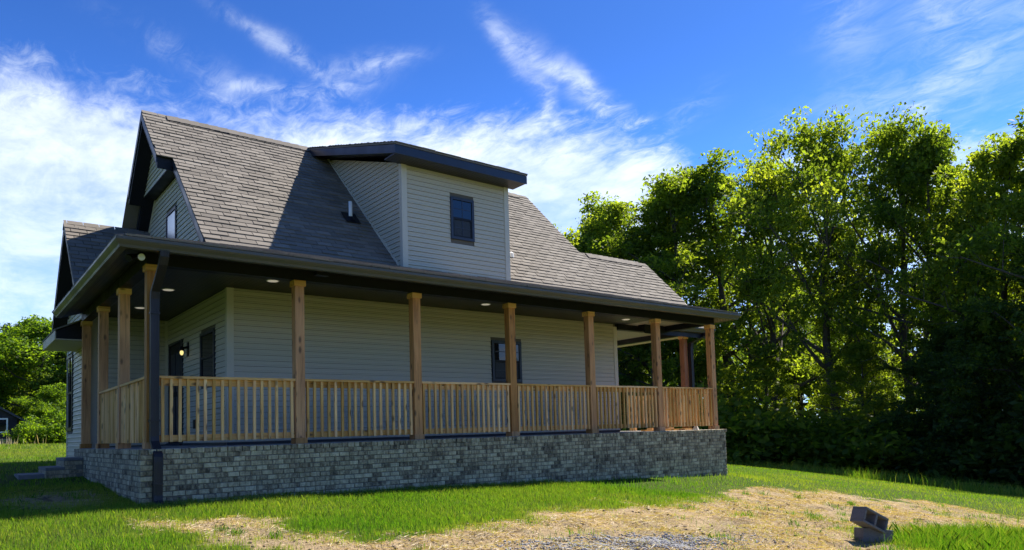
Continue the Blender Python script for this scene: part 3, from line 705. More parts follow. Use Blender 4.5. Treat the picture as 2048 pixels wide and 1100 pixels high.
# rake fascia boards
def rake(x, y0, y1, yr=YR_, zr=ZRI, w=.15, t=.024, side=-1, name='rake_fascia', m='navy'):
    f = lambda y: zr - MM * abs(y - yr) - .004
    xa, xb = (x - t, x - .001) if side < 0 else (x + .001, x + t)
    ps = [(y0, f(y0)), (y1, f(y1)), (y1, f(y1) - w), (y0, f(y0) - w)]
    return MB().prism([(xa, y, z) for y, z in ps], [(xb, y, z) for y, z in ps]).build(name, m, ROOT)
rake(1.17, yJ, YR_); rake(1.17, YR_, 2 * YR_ - yJ); rake(1.45, 2.5, yJ - .01); rake(1.45, 2 * YR_ - yJ + .01, 9.3)
rake(11.29, 3.85, YR_, side=1); rake(13.89, 1.64, 3.79, 3.79, 4.716, side=1); rake(13.89, 3.79, 5.94, 3.79, 4.716, side=1)
hb('soffit_return', 'black', 1.17, yJ - .001, zJ - .27, 1.449, yJ + .02, zJ - .005) if False else None
# upper gable wall (stands out over the lower one)
def tri_wall(x0, x1, zlo, zhi_gap, name='gable_wall'):
    hw = (ZRI - zhi_gap - zlo) / MM
    return MB().prism([(x0, YR_ - hw, zlo), (x0, YR_ + hw, zlo), (x0, YR_, ZRI - zhi_gap)], [(x1, YR_ - hw, zlo), (x1, YR_ + hw, zlo), (x1, YR_, ZRI - zhi_gap)]).build(name, 'sheath', ROOT)
ug = tri_wall(1.452, 1.66, 5.39, TV - .02)
siding(ug, 'y', 1.452, -1, lambda z: (YR_ - max(0, (ZRI - TV - z) / MM) + .015, YR_ + max(0, (ZRI - TV - z) / MM) - .015), 5.40, 6.42)
MB().box(1.43, 4.6, 5.365, 1.66, 7.22, 5.389).build('gable_soffit', 'black', ROOT)
hb('gable_trim', 'trim', 1.428, YR_ - 1.12, 5.385, 1.45, YR_ + 1.12, 5.42)
lg = MB().prism([(1.672, YR_ - 2.95, 3.1), (1.672, YR_ + 2.95, 3.1), (1.672, YR_ + 1.14, 5.37), (1.672, YR_ - 1.14, 5.37)], [(1.80, YR_ - 2.95, 3.1), (1.80, YR_ + 2.95, 3.1), (1.80, YR_ + 1.14, 5.37), (1.80, YR_ - 1.14, 5.37)]).build('gable_wall', 'sheath', ROOT)
siding(lg, 'y', 1.672, -1, lambda z: (YR_ - min((ZRI - TV - z) / MM, 3.2) + .02, YR_ + min((ZRI - TV - z) / MM, 3.2) - .02), 3.13, 5.36, skip=[(5.20, 6.04, 3.5, 4.78)])
window('y', 1.672, -1, 5.22, 6.02, 3.30, 4.76, gl='glass_hi', label='upper gable window mirroring the bright sky')
for yy0, yy1 in ((YR_ - 3.0, YR_ - 1.16), (YR_ + 1.16, YR_ + 3.0)):
    f = lambda y: ZRI - TV - MM * abs(y - YR_)
    ps = [(yy0, f(yy0)), (yy1, f(yy1)), (yy1, f(yy1) - .05), (yy0, f(yy0) - .05)]
    MB().prism([(1.645, y, z) for y, z in ps], [(1.67, y, z) for y, z in ps]).build('gable_trim', 'trim', ROOT)
# near-slope shingles
O = Vector((0, YR_, ZRI)) - zdd * (4.8)
def yv(v): return O.y + zdd.y * v
def rb(v):
    y = yv(v); z = zp(y)
    lo = 1.43 if z < zJ - .01 else 1.15
    hi = 11.31 if z > 4.716 else 13.91
    porch = zt0 + s * (y - e)
    if z < 3.32: lo = 12.31 - max(0, (z - 2.60) / s) + .02
    D0, D1 = 5.08, 7.67
    zd = 5.42 + .336 * (y - 2.237)
    if z < zd and z > 3.2: return [(lo, D0), (D1, hi)]
    if z < zd + .35 and z > 3.2: return [(lo, 4.72), (7.80, hi)]
    return [(lo, hi)]
tabs = courses(O, U, zdd, NN, 4.80, rb, v0=.02)
def tsc(t_):
    c = O + U * ((t_[0] + t_[1]) / 2) + zdd * t_[2]; d = c - CAM
    return (t_[1] - t_[0]) * abs(NN.dot(d.normalized())) / d.length ** 2 * (1 if t_[1] - t_[0] > .2 else .3)
tabs.sort(key=tsc, reverse=True)
rest = MB(); tcache = {}
for i, (u0, u1, v, t) in enumerate(tabs):
    if i < 300:
        key = (round(u1 - u0, 2), int(t * 6), rnd.randrange(2))
        if key not in tcache:
            mb = MB(); tab(mb, Vector((0, 0, 0)), U, zdd, NN, 0, u1 - u0, 0, t); tcache[key] = mb.mesh('shingle', 'shingle')
        link('shingle', tcache[key], roof, O + U * u0 + zdd * v)
    else: tab(rest, O, U, zdd, NN, u0, u1, v, t)
o = rest.build('shingle_courses', 'shingle', roof, fix=False); o['kind'] = 'stuff'
# underlay of the visible slope
ul = MB()
for (x0, x1, ya, yb) in ((1.45, 5.08, 2.38, YR_), (7.67, 11.29, 2.38, YR_), (11.29, 13.89, 1.65, 3.79), (1.17, 1.45, yJ, YR_), (5.08, 7.67, 4.8, YR_)):
    ul.prism([(x0, ya, zp(ya) + .002), (x1, ya, zp(ya) + .002), (x1, yb, zp(yb) + .002), (x0, yb, zp(yb) + .002)], [(x0, ya, zp(ya) + .006), (x1, ya, zp(ya) + .006), (x1, yb, zp(yb) + .006), (x0, yb, zp(yb) + .006)])
ul.build('roof_underlay', 'shingle', roof)
fb = MB()
for (x0, x1, ya, yb, yr, zr) in ((1.15, 11.31, YR_, 9.3, YR_, ZRI), (11.29, 13.91, 3.79, 5.96, 3.79, 4.716)):
    f = lambda y: zr - MM * abs(y - yr)
    fb.prism([(x0, ya, f(ya) + .002), (x1, ya, f(ya) + .002), (x1, yb, f(yb) + .002), (x0, yb, f(yb) + .002)], [(x0, ya, f(ya) + .02), (x1, ya, f(ya) + .02), (x1, yb, f(yb) + .02), (x0, yb, f(yb) + .02)])
fb.build('rear_shingles', 'shingle', roof)
# ridge caps and ridge vents
def ridge(x0, x1, yr, zr, vent):
    mb = MB()
    if vent:
        for sg in (-1, 1):
            mb.prism([(x0, yr, zr + .045), (x0, yr + sg * .15, zr - MM * .15 + .05), (x0, yr + sg * .15, zr - MM * .15 + .015), (x0, yr, zr + .01)], [(x1, yr, zr + .045), (x1, yr + sg * .15, zr - MM * .15 + .05), (x1, yr + sg * .15, zr - MM * .15 + .015), (x1, yr, zr + .01)])
        v_ = mb.build('ridge_vent', 'black', roof)
    x = x0
    h0 = .05 if vent else .01
    while x < x1 - .05:
        c = MB()
        xe = min(x + .24, x1); th = .02; t = rnd.uniform(.2, .8)
        c.prism([(x, yr - .15, zr - MM * .15 + h0), (x, yr, zr + h0), (x, yr + .15, zr - MM * .15 + h0), (x, yr + .15, zr - MM * .15 + h0 - .01), (x, yr, zr + h0 - .012), (x, yr - .15, zr - MM * .15 + h0 - .01)], [(xe, yr - .15, zr - MM * .15 + h0 + .012), (xe, yr, zr + h0 + .014), (xe, yr + .15, zr - MM * .15 + h0 + .012), (xe, yr + .15, zr - MM * .15 + h0 - .008), (xe, yr, zr + h0 - .01), (xe, yr - .15, zr - MM * .15 + h0 - .008)], t)
        c.build('ridge_cap', 'shingle', roof); x += .145 if not vent else .2
ridge(1.15, 1.62, YR_, ZRI, False); ridge(1.62, 10.9, YR_, ZRI, True); ridge(10.9, 11.3, YR_, ZRI, False); ridge(11.5, 13.55, 3.79, 4.716, True); ridge(13.55, 13.9, 3.79, 4.716, False)

# dormer ----------------------------------------------------------------------
D0, D1, YD = 5.075, 7.673, 2.237
dw = MB(); dw.box(D0 + .01, YD + .001, 2.9, D1 - .01, YD + .12, 5.40); dwo = dw.build('dormer_wall', 'sheath', ROOT)
siding(dwo, 'x', YD, -1, const(D0 + .095, D1 - .095), 3.30, 5.40, skip=[(6.18, 6.77, 4.05, 4.94)])
side = MB().prism([(D0 + .001, YD + .13, 3.1), (D0 + .001, 5.7, 6.56), (D0 + .001, YD + .13, 5.40)], [(D0 + .1, YD + .13, 3.1), (D0 + .1, 5.7, 6.56), (D0 + .1, YD + .13, 5.40)]).build('dormer_wall', 'sheath', ROOT)
siding(side, 'y', D0, -1, lambda z: (YD + .085 if z < 5.4 else max(YD + .085, YD + (z - 5.40) / .336), YR_ - (ZRI - z) / MM - .0), 3.30, 6.45)
side2 = MB().prism([(D1 - .1, YD + .13, 3.1), (D1 - .1, 5.7, 6.56), (D1 - .1, YD + .13, 5.40)], [(D1 - .001, YD + .13, 3.1), (D1 - .001, 5.7, 6.56), (D1 - .001, YD + .13, 5.40)]).build('dormer_wall', 'siding', ROOT)
trim(D0 - .024, YD - .024, 3.2, D0 + .095, YD, 5.41); trim(D0 - .024, YD + .002, 3.2, D0, YD + .085, 5.41)
trim(D1 - .095, YD - .024, 3.2, D1 + .024, YD, 5.41); trim(D1, YD + .002, 3.2, D1 + .024, YD + .1, 5.41)
# slanted trim where the side meets the roof
ps = [(YD + .05, zp(YD + .05) + .02), (5.70, zp(5.70) + .02), (5.70, zp(5.7) + .07), (YD + .05, zp(YD + .05) + .07)]
MB().prism([(D0 - .03, y, z) for y, z in ps], [(D0 - .001, y, z) for y, z in ps]).build('wall_flashing', 'trim', ROOT)
window('x', YD, -1, 6.185, 6.765, 4.055, 4.935, gl='glass', grid=True, label='small dormer window with a four-light upper sash')
ZF, SD = 5.545, .30; XL, XR = 4.70, 7.85; YF = 1.80
def dz(y): return ZF + SD * (y - YF)
dr_pts = lambda x, th: [(x, YF, dz(YF)), (x, YR_, dz(YR_)), (x, YR_, dz(YR_) - th), (x, YF, dz(YF) - th)]
droof = MB().prism(dr_pts(XL, .14), dr_pts(XR, .14)).build('dormer_roof', 'black', ROOT)
MB().prism([(XL - .03, YF - .04, dz(YF) + .0), (XL - .03, YR_, dz(YR_) + .0), (XL - .03, YR_, dz(YR_) + .03), (XL - .03, YF - .04, dz(YF) + .03)], [(XR + .03, YF - .04, dz(YF)), (XR + .03, YR_, dz(YR_)), (XR + .03, YR_, dz(YR_) + .03), (XR + .03, YF - .04, dz(YF) + .03)]).build('dormer_shingle_bed', 'shingle', droof)
rest = MB(); V3 = Vector((0, 1, SD)).normalized(); N3 = U.cross(V3).normalized()
for (u0, u1, v, t) in courses(None, U, V3, N3, 4.25, lambda v: [(XL - .035, XR + .035)]): tab(rest, Vector((0, YF - .05, dz(YF) + .028)), U, V3, N3, u0, u1, v, t)
o = rest.build('shingle_courses', 'shingle', droof, fix=False); o['kind'] = 'stuff'
hb('fascia', 'navy', XL - .024, YF - .024, dz(YF) - .17, XR + .024, YF - .001, dz(YF) - .002)
for xx, sg in ((XL, -1), (XR, 1)):
    ps = [(YF, dz(YF) - .003), (YR_ - .1, dz(YR_ - .1) - .003), (YR_ - .1, dz(YR_ - .1) - .15), (YF, dz(YF) - .165)]
    xa, xb = (xx - .024, xx - .001) if sg < 0 else (xx + .001, xx + .024)
    MB().prism([(xa, y, z) for y, z in ps], [(xb, y, z) for y, z in ps]).build('rake_fascia', 'navy', ROOT)
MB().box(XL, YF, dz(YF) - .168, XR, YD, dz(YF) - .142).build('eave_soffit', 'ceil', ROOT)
ps = [(YD + .0, dz(YF) - .168), (YD + .0, dz(YD) - .145), (YF, dz(YF) - .145), (YF, dz(YF) - .168)]
# left wing roof -----------------------------------------------------------------
WY, WZ = 7.6, 4.72
def wing():
    f = lambda y: WZ - 1.0 * abs(y - WY)
    ys0, ys1 = 5.75, 9.55
    pr_ = [(ys0, f(ys0)), (WY, WZ), (ys1, f(ys1)), (ys1, f(ys1) - .2), (WY, WZ - .2), (ys0, f(ys0) - .2)]
    w = MB().prism([(.04, y, z) for y, z in pr_], [(4.0, y, z) for y, z in pr_]).build('wing_roof', 'black', ROOT)
    g_ = MB().prism([(.32, YB + .1, 3.0), (.32, 9.2, 3.0), (.32, WY, WZ - .22)], [(.5, YB + .1, 3.0), (.5, 9.2, 3.0), (.5, WY, WZ - .22)]).build('gable_wall', 'siding', ROOT)
    for a_, b_ in ((ys0, WY), (WY, ys1)):
        ps = [(a_, f(a_) - .003), (b_, f(b_) - .003), (b_, f(b_) - .16), (a_, f(a_) - .16)]
        MB().prism([(.016, y, z) for y, z in ps], [(.039, y, z) for y, z in ps]).build('rake_fascia', 'black', ROOT)
    V4 = Vector((0, 1, 1)).normalized(); N4 = U.cross(V4).normalized(); O4 = Vector((0, WY, WZ)) - V4 * 2.6
    rest = MB()
    for (u0, u1, v, t) in courses(O4, U, V4, N4, 2.6, lambda v: [(.01, 3.3)]): tab(rest, O4, U, V4, N4, u0, u1, v, t)
    o_ = rest.build('shingle_courses', 'shingle', w, fix=False); o_['kind'] = 'stuff'
    V5 = Vector((0, -1, 1)).normalized(); 
    MB().prism([(.01, WY, WZ + .002), (3.4, WY, WZ + .002), (3.4, ys1, f(ys1) + .002), (.01, ys1, f(ys1) + .002)], [(.01, WY, WZ + .02), (3.4, WY, WZ + .02), (3.4, ys1, f(ys1) + .02), (.01, ys1, f(ys1) + .02)]).build('rear_shingles', 'shingle', w)
    x = .0
    while x < 3.2:
        c = MB(); c.prism([(x, WY - .14, WZ - .11), (x, WY, WZ + .03), (x, WY + .14, WZ - .11), (x, WY, WZ + .01)], [(x + .25, WY - .14, WZ - .12), (x + .25, WY, WZ + .02), (x + .25, WY + .14, WZ - .12), (x + .25, WY, WZ + .002)], rnd.uniform(.2, .8)); c.build('ridge_cap', 'shingle', w); x += .2
wing()
# pent eave on the wing
px_, pz = -.28, 2.08
pe = MB(); y0, y1 = 5.96, 8.0
pe.prism([(px_, y0, pz + .002), (.30, y0, pz + .002), (.30, y0, pz + .43), (px_, y0, pz + .14)], [(px_, y1, pz + .002), (.30, y1, pz + .002), (.30, y1, pz + .43), (px_, y1, pz + .14)]); peo = pe.build('pent_eave', 'black', ROOT)
MB().box(px_ + .001, y0 + .001, pz - .02, .29, y1 - .001, pz + .001).build('vented_soffit', 'pent_soffit', peo)
MB().box(px_ - .02, y0, pz - .02, px_ - .001, y1, pz + .155).build('pent_fascia', 'lightsoffit', peo)
MB().prism([(px_ - .03, y0 - .02, pz + .15), (.30, y0 - .02, pz + .435), (.30, y0 - .02, pz + .465), (px_ - .03, y0 - .02, pz + .18)], [(px_ - .03, y1, pz + .15), (.30, y1, pz + .435), (.30, y1, pz + .465), (px_ - .03, y1, pz + .18)]).build('pent_shingles', 'shingle', peo)

# downspouts
def spout(path, w, d, name='downspout', m='spout'):
    mb = MB(); rings = []
    for (x, y, z) in path: rings.append([(x - w / 2, y - d / 2, z), (x - w / 6, y - d / 2 + .008, z), (x + w / 6, y - d / 2 + .008, z), (x + w / 2, y - d / 2, z), (x + w / 2, y + d / 2, z), (x - w / 2, y + d / 2, z)])
    n = 6
    for r_ in rings: mb.v += r_
    for i in range(len(rings) - 1):
        for k in range(n): mb.f.append((i * n + k, i * n + (k + 1) % n, (i + 1) * n + (k + 1) % n, (i + 1) * n + k)); mb.t.append(.5)
    mb.f.append(tuple(range(n))); mb.t.append(.5); mb.f.append(tuple((len(rings) - 1) * n + k for k in range(n))[::-1]); mb.t.append(.5)
    return mb.build(name, m, ROOT)
d1 = spout([(.215, -.28, 2.47), (.215, -.27, 2.40), (.215, -.20, 2.31), (.215, .12, 2.10), (.215, .22, 2.04), (.215, .245, 1.95), (.215, .25, .16), (.215, .24, .10), (.20, -.02, -.06), (.195, -.055, -.10), (.195, -.06, -.16), (.19, -.06, -.58), (.19, -.07, -.64), (.19, -.16, -.70)], .105, .08)
d2 = spout([(13.55, 1.56, 2.47), (13.5, 1.58, 2.38), (13.33, 1.75, 2.28), (13.27, 1.84, 2.22), (13.26, 1.86, 2.1), (13.26, 1.86, -.9)], .1, .1)
for z in (1.75, .35): hb('spout_strap', 'spout', .155, .20, z, .275, .295, z + .025)
hb('spout_strap', 'spout', .13, -.105, -.45, .25, -.012, -.425)
# floodlight
fl = MB().tube([(.03, .08, 2.50), (.03, .08, 2.44)], .05, 12).build('floodlight', 'black', ROOT)
MB().tube([(.03, .08, 2.455), (-.01, .0, 2.43), (.0, -.045, 2.42)], [.03, .042, .05], 12).build('lamp_head', 'black', fl); MB().tube([(.0, -.046, 2.42), (.0, -.056, 2.418)], [.046, .04], 14).build('lens', 'white', fl)
MB().tube([(-.02, .1, 2.46), (-.09, .08, 2.44), (-.13, .05, 2.41)], [.03, .042, .05], 12).build('lamp_head', 'black', fl)
# recessed lights
for (x, y, z) in ((.92, 2.62, 0), (2.1, 1.13, 0), (6.29, 1.23, 0), (10.27, 1.29, 0), (.89, 4.59, 0)):
    r_ = MB().tube([(x, y, 2.551), (x, y, 2.545)], [.10, .098], 24).build('recessed_light', 'white', ROOT)
    MB().tube([(x, y, 2.544), (x, y, 2.541)], [.082, .078], 24).build('lens', 'disc', r_)
hb('ceiling_sensor', 'black', 2.35, .02, 2.47, 2.55, .14, 2.53)
# pipe vent and roof cap
vp = MB().tube([(4.63, 3.6, 4.45), (4.63, 3.6, 4.92)], .038, 16).build('vent_pipe', 'white', ROOT, True)
MB().tube([(4.63, 3.6, 4.5), (4.63, 3.6, 4.60)], [.12, .055], 16).build('pipe_boot', 'black', vp)
vb = MB(); P0 = Vector((4.63, 3.6, zp(3.6) + .055)); vb.prism([P0 + U * a_ + zdd * b_ for a_, b_ in ((-.16, -.2), (.16, -.2), (.16, .18), (-.16, .18))], [P0 + NN * .008 + U * a_ + zdd * b_ for a_, b_ in ((-.16, -.2), (.16, -.2), (.16, .18), (-.16, .18))]); vb.build('pipe_flashing', 'black', vp)
MB().tube([(8.54, 3.25, 4.16), (8.54, 3.25, 4.26), (8.54, 3.25, 4.30)], [.07, .07, .02], 12).build('vent_cap', 'white', ROOT)

# ------------------------------------------------------------------ loose things on the porch
lum = [(11.0, .75, .035, .05), (10.8, .95, .03, -.08), (11.2, 1.2, .07, .12), (11.6, .9, .035, .2)]
labs = ['loose pale board lying nearest the railing on the porch floor', 'loose pale board lying along the far end of the porch floor', 'thick pale offcut lying beside the far porch wall corner', 'short pale board lying skewed near the far corner post']
for i, ((x, y, z, a_), lb) in enumerate(zip(lum, labs)):
    o = link('lumber_board', MB().box(-.45, -.07, 0, .45, .07, z).mesh('lumber_board', 'pine_x'), None, (x, y, .0), (0, 0, a_)); tag(o, lb, 'board', 'loose boards on the porch floor')
o = link('metal_offcut', MB().prism([(-.1, -.06, 0), (.1, -.06, 0), (.06, -.03, .09), (-.06, -.03, .1)], [(-.1, .06, 0), (.1, .06, 0), (.06, .03, .09), (-.06, .03, .1)]).mesh('metal_offcut', 'white'), None, (11.75, .62, .0), (0, 0, .5)); tag(o, 'small folded white metal offcut on the porch floor by the corner post', 'scrap')
# sloping stair rail behind the porch
sr = empty('stair_rail', 'short sloping timber stair rail at the back of the porch', 'stair rail', (13.1, 4.4, 0))
hx = MB()
def slope_bar(nm, y0, z0, y1, z1, h, w):
    return MB().prism([(-w, y0, z0), (w, y0, z0), (w, y0, z0 + h), (-w, y0, z0 + h)], [(-w, y1, z1), (w, y1, z1), (w, y1, z1 + h), (-w, y1, z1 + h)]).build(nm, 'pine_y', sr)
slope_bar('top_rail', -.1, .32, .95, .80, .09, .02); slope_bar('bottom_rail', -.1, -.4, .95, .05, .09, .02)
for k in range(7):
    y = 0 + k * .14; z = .34 + .457 * (y + .1)
    link('baluster', MB().box(-.018, -.018, -.35, .018, .018, .35).mesh('baluster', 'pine_z'), sr, (.04, y, z - .35))

# ------------------------------------------------------------------ concrete blocks
def cinder(name, loc, rot, label):
    root = empty(name, label, 'concrete block', loc, 'concrete blocks dropped in the grass'); root.rotation_euler = rot
    L2, W2, H2 = .2, .1, .097; t = .03
    mb = MB()
    for (x0, x1, z0, z1) in ((-L2, L2, H2 - t, H2), (-L2, L2, -H2, -H2 + t), (-L2, -L2 + t, -H2 + t, H2 - t), (L2 - t, L2, -H2 + t, H2 - t), (-.017, .017, -H2 + t, H2 - t)):
        mb.box(x0, -W2, z0, x1, W2, z1)
    o = mb.build('block_shell', 'block', root)
    bv = o.modifiers.new('bevel', 'BEVEL'); bv.width = .006; bv.segments = 2
    return root
zb_ = float(HR(6.95, -5.6))

def rotm(ax, ay, az): return (R(ax), R(ay), R(az))
cinder('concrete_block', (7.02, -5.60, zb_ + .26), (R(-4), R(26), R(-16)), 'grey hollow concrete block tilted on top of another in the grass')
cinder('concrete_block', (7.14, -5.58, zb_ + .04), (R(86), R(7), R(-30)), 'grey concrete block lying low underneath the tilted block')

# ------------------------------------------------------------------ neighbour house
nb = empty('neighbour_house', 'dark blue-black house with a white-framed window beyond the left lawn', 'house', (0, 50, 0))
mb = MB(); mb.prism([(-9, 50.5, -.2), (2.15, 50.5, -.2), (2.15, 50.5, 2.0), (-3.5, 50.5, 5.6), (-9, 50.5, 2.0)], [(-9, 60, -.2), (2.15, 60, -.2), (2.15, 60, 2.0), (-3.5, 60, 5.6), (-9, 60, 2.0)])
o = mb.build('wall', 'darkhouse', nb); o.location = (0, -50, 0)
for sx, (xa, xb) in ((1, (-3.5, 2.6)), (-1, (-3.5, -9.5))):
    za, zb2 = 5.75, 1.8
    o = MB().prism([(xa, 50.1, za), (xb, 50.1, zb2), (xb, 50.1, zb2 - .15), (xa, 50.1, za - .15)], [(xa, 60.3, za), (xb, 60.3, zb2), (xb, 60.3, zb2 - .15), (xa, 60.3, za - .15)]).build('roof', 'navy', nb); o.location = (0, -50, 0)
wn = box('window', 'white', nb, .55, .40, .95, 1.62, .49, 2.05 - .1)
for (x0, x1) in ((.65, 1.52),):
    o = box('pane', 'glass', wn, x0, .38, 1.05, x1, .399, 1.85); o.location = [o.location[i] - wn.location[i] for i in range(3)]
o = box('foundation', 'brick', nb, -9, .42, -.2, 2.2, .495, .55)
o = box('porch_box', 'darkhouse', nb, 2.2, .6, -.2, 3.7, 3.0, 1.0)

# ------------------------------------------------------------------ vegetation
def tube_np(path, rad, seg):
    P = np.array(path); n = len(P); d = np.gradient(P, axis=0); d /= np.linalg.norm(d, axis=1)[:, None] + 1e-9
    ref = np.where(np.abs(d[:, 2:3]) < .9, np.array([[0, 0, 1.]]), np.array([[1., 0, 0]]))
    a_ = np.cross(d, ref); a_ /= np.linalg.norm(a_, axis=1)[:, None] + 1e-9; b_ = np.cross(d, a_)
    th = np.arange(seg) * 2 * np.pi / seg
    V = P[:, None] + (a_[:, None] * np.cos(th)[None, :, None] + b_[:, None] * np.sin(th)[None, :, None]) * np.array(rad)[:, None, None]
    i = np.arange(n - 1)[:, None] * seg; k = np.arange(seg)[None]
    F = np.stack([i + k, i + (k + 1) % seg, i + seg + (k + 1) % seg, i + seg + k], -1).reshape(-1, 4)
    return V.reshape(-1, 3), F
def leaves_at(cent, rng, size, tint):
    n = len(cent)
    nrm = rng.normal(size=(n, 3)); nrm[:, 2] += .5; nrm /= np.linalg.norm(nrm, axis=1)[:, None]
    a_ = np.cross(nrm, rng.normal(size=(n, 3))); a_ /= np.linalg.norm(a_, axis=1)[:, None]; b_ = np.cross(nrm, a_)
    s_ = (size * (.5 + 1.0 * rng.random(n) ** 1.6))[:, None]
    V = np.stack([cent - a_ * s_ * .6, cent + b_ * s_ * .32 + nrm * s_ * .08, cent + a_ * s_ * .6, cent - b_ * s_ * .32 + nrm * s_ * .08], 1)
    return V.reshape(-1, 3), np.arange(4 * n).reshape(n, 4), tint
def gen_tree(seed, Ht, Rc, clear, nlimb, leaf, per, mat, open_=1.0, up=.75, spread=1.0):
    rng = np.random.default_rng(seed); VB = []; FB = []; nb_ = 0; LC = []; LT = []
    def add(path, rad, seg):
        nonlocal nb_
        v, f = tube_np(path, rad, seg); VB.append(v); FB.append(f + nb_); nb_ += len(v)
    hh = np.linspace(0, Ht * .93, 9); wob = np.cumsum(rng.normal(0, .012 * Ht, (9, 2)), 0); wob -= wob[0]
    tp = np.c_[wob, hh]; r0 = Ht * .016 + .04; tr = r0 * (1 - .93 * (hh / hh[-1])) * np.where(hh < .1, 1.35, 1)
    add(tp, tr, 8)
    for i in range(nlimb):
        f = clear + (1 - clear) * ((i + rng.uniform(0, .8)) / nlimb) * .95; h = f * Ht * .93
        base = np.array([np.interp(h, hh, tp[:, 0]), np.interp(h, hh, tp[:, 1]), h])
        q = (f - clear) / (1 - clear + 1e-6)
        prof = (.62 + .5 * math.sin(math.pi * min(1, q * 1.15 + .12))) * (1 - .55 * q ** 2.2)
        Ln = Rc * prof * rng.uniform(.78, 1.2)
        az = i * 2.399 + rng.uniform(-.5, .5); el = up * (.35 + .65 * q) + rng.uniform(-.15, .2)
        d = np.array([math.cos(az) * math.cos(el), math.sin(az) * math.cos(el), math.sin(el)])
        pts_ = [base]; dd = d.copy()
        for k in range(5):
            dd = dd + rng.normal(0, .13, 3) + np.array([0, 0, .05]); dd /= np.linalg.norm(dd); pts_.append(pts_[-1] + dd * Ln / 5)
        pts_ = np.array(pts_); rl = np.interp(h, hh, tr) * .55 + .01
        add(pts_, np.linspace(rl, .02, 6), 5)
        for j in range(6):
            t = .28 + .72 * (j + rng.uniform(0, .9)) / 6; t = min(t, 1)
            b0 = np.array([np.interp(t * 5, range(6), pts_[:, c]) for c in range(3)])
            d2 = dd * .6 + rng.normal(0, .62, 3); d2[2] += .22; d2 /= np.linalg.norm(d2); l2 = Ln * (.52 - .25 * t) * rng.uniform(.7, 1.25) * spread
            p2 = np.array([b0, b0 + d2 * l2 * .5 + rng.normal(0, .05, 3), b0 + d2 * l2 + rng.normal(0, .1, 3)])
            add(p2, [rl * .32 * (1.1 - t) + .012, .014, .007], 3)
            for m_ in range(3):
                c0 = p2[0] + (p2[2] - p2[0]) * rng.uniform(.25, 1.08)
                d3 = rng.normal(0, 1, 3); d3[2] = abs(d3[2]) * .6; d3 /= np.linalg.norm(d3); c1 = c0 + d3 * l2 * .38 * rng.uniform(.6, 1.2)
                if rng.random() > open_: continue
                rr = .20 + .05 * Rc * rng.uniform(.35, 1.5)
                n_ = int(per * rng.uniform(.5, 1.5))
                gg = rng.normal(0, 1, (n_, 3)); gg *= (np.minimum(1, 1.55 / np.linalg.norm(gg, axis=1)))[:, None]; ax_ = rng.uniform(.55, 1.45, 3) * np.array([1, 1, .6]); sh = rng.normal(0, .5, 3); cc = c1 + gg * rr * ax_ + gg[:, :1] * gg[:, :1] * sh * rr * .6
                LC.append(cc); ct = rng.normal(.45, .16); LT.append(np.clip(ct + rng.normal(0, .14, n_), 0, 1))
    cc = np.concatenate(LC); tt = np.concatenate(LT)
    v, f, t = leaves_at(cc, rng, leaf, tt)
    tm = big_mesh('trunk', np.concatenate(VB), np.concatenate(FB), np.zeros(len(np.concatenate(FB))), 'bark', True)
    cm = big_mesh('crown', v, f, t, mat)
    return tm, cm, Ht
T = {
 'oak': gen_tree(1, 16, 5.2, .18, 23, .18, 100, 'leaf', .66),
 'open': gen_tree(2, 17, 5.8, .24, 23, .18, 105, 'leaf', .58, up=1.05),
 'dense': gen_tree(3, 15, 4.2, .10, 26, .18, 72, 'leaf_dark', .85),
 'tall': gen_tree(4, 18, 4.2, .14, 26, .17, 90, 'leaf', .72, up=1.05),
 'round': gen_tree(5, 10, 4.2, .10, 20, .18, 70, 'leaf_lime', .95),
 'shade': gen_tree(6, 16, 5.0, .06, 28, .21, 75, 'leaf_dark', 1.0),
}
def bush(seed, Rb, Hb, n, leaf, mat):
    rng = np.random.default_rng(seed); VB = []; FB = []; nb_ = 0; LC = []; LT = []
    for i in range(n):
        az = rng.uniform(0, 6.28); el = rng.uniform(.3, 1.4); l = Hb * rng.uniform(.6, 1.1)
        d = np.array([math.cos(az) * math.cos(el) * Rb / Hb, math.sin(az) * math.cos(el) * Rb / Hb, math.sin(el)]); p = np.array([d * 0, d * l * .5 + rng.normal(0, .06, 3), d * l])
        v, f = tube_np(p, [.03, .015, .005], 3); VB.append(v); FB.append(f + nb_); nb_ += len(v)
        for m_ in range(6):
            c = p[2] * rng.uniform(.3, 1.05) + rng.normal(0, .16, 3) * Rb; k = int(rng.uniform(25, 60)); LC.append(c + rng.normal(0, 1, (k, 3)) * [.22, .22, .15]); LT.append(np.clip(rng.normal(.45, .15) + rng.normal(0, .14, k), 0, 1))
    v, f, t = leaves_at(np.concatenate(LC), rng, leaf, np.concatenate(LT))
    FBc = np.concatenate(FB)
    return big_mesh('stems', np.concatenate(VB), FBc, np.zeros(len(FBc)), 'bark'), big_mesh('foliage', v, f, t, mat), Hb
B_ = {'dark': bush(21, 1.6, 2.4, 36, .16, 'leaf_dark'), 'lime': bush(22, 1.8, 2.0, 40, .16, 'leaf_lime'), 'mid': bush(23, 1.4, 1.8, 30, .14, 'leaf')}
def plant(kind, lib, name, parts, x, y, h, rot, label, cat, group, sx=1.0, sink=.1):
    tm, cm, H0 = lib[kind]; k = h / H0
    r_ = empty(name, label, cat, (x, y, float(H(x, y)) - sink), group); r_.rotation_euler = (0, 0, rot); r_.scale = (k * sx, k * sx, k)
    link(parts[0], tm, r_); link(parts[1], cm, r_)
    return r_
kinds = {'oak': 'broad green oak', 'open': 'loose sunlit oak', 'dense': 'dense dark tree', 'tall': 'slender green tree', 'shade': 'dark heavy tree'}
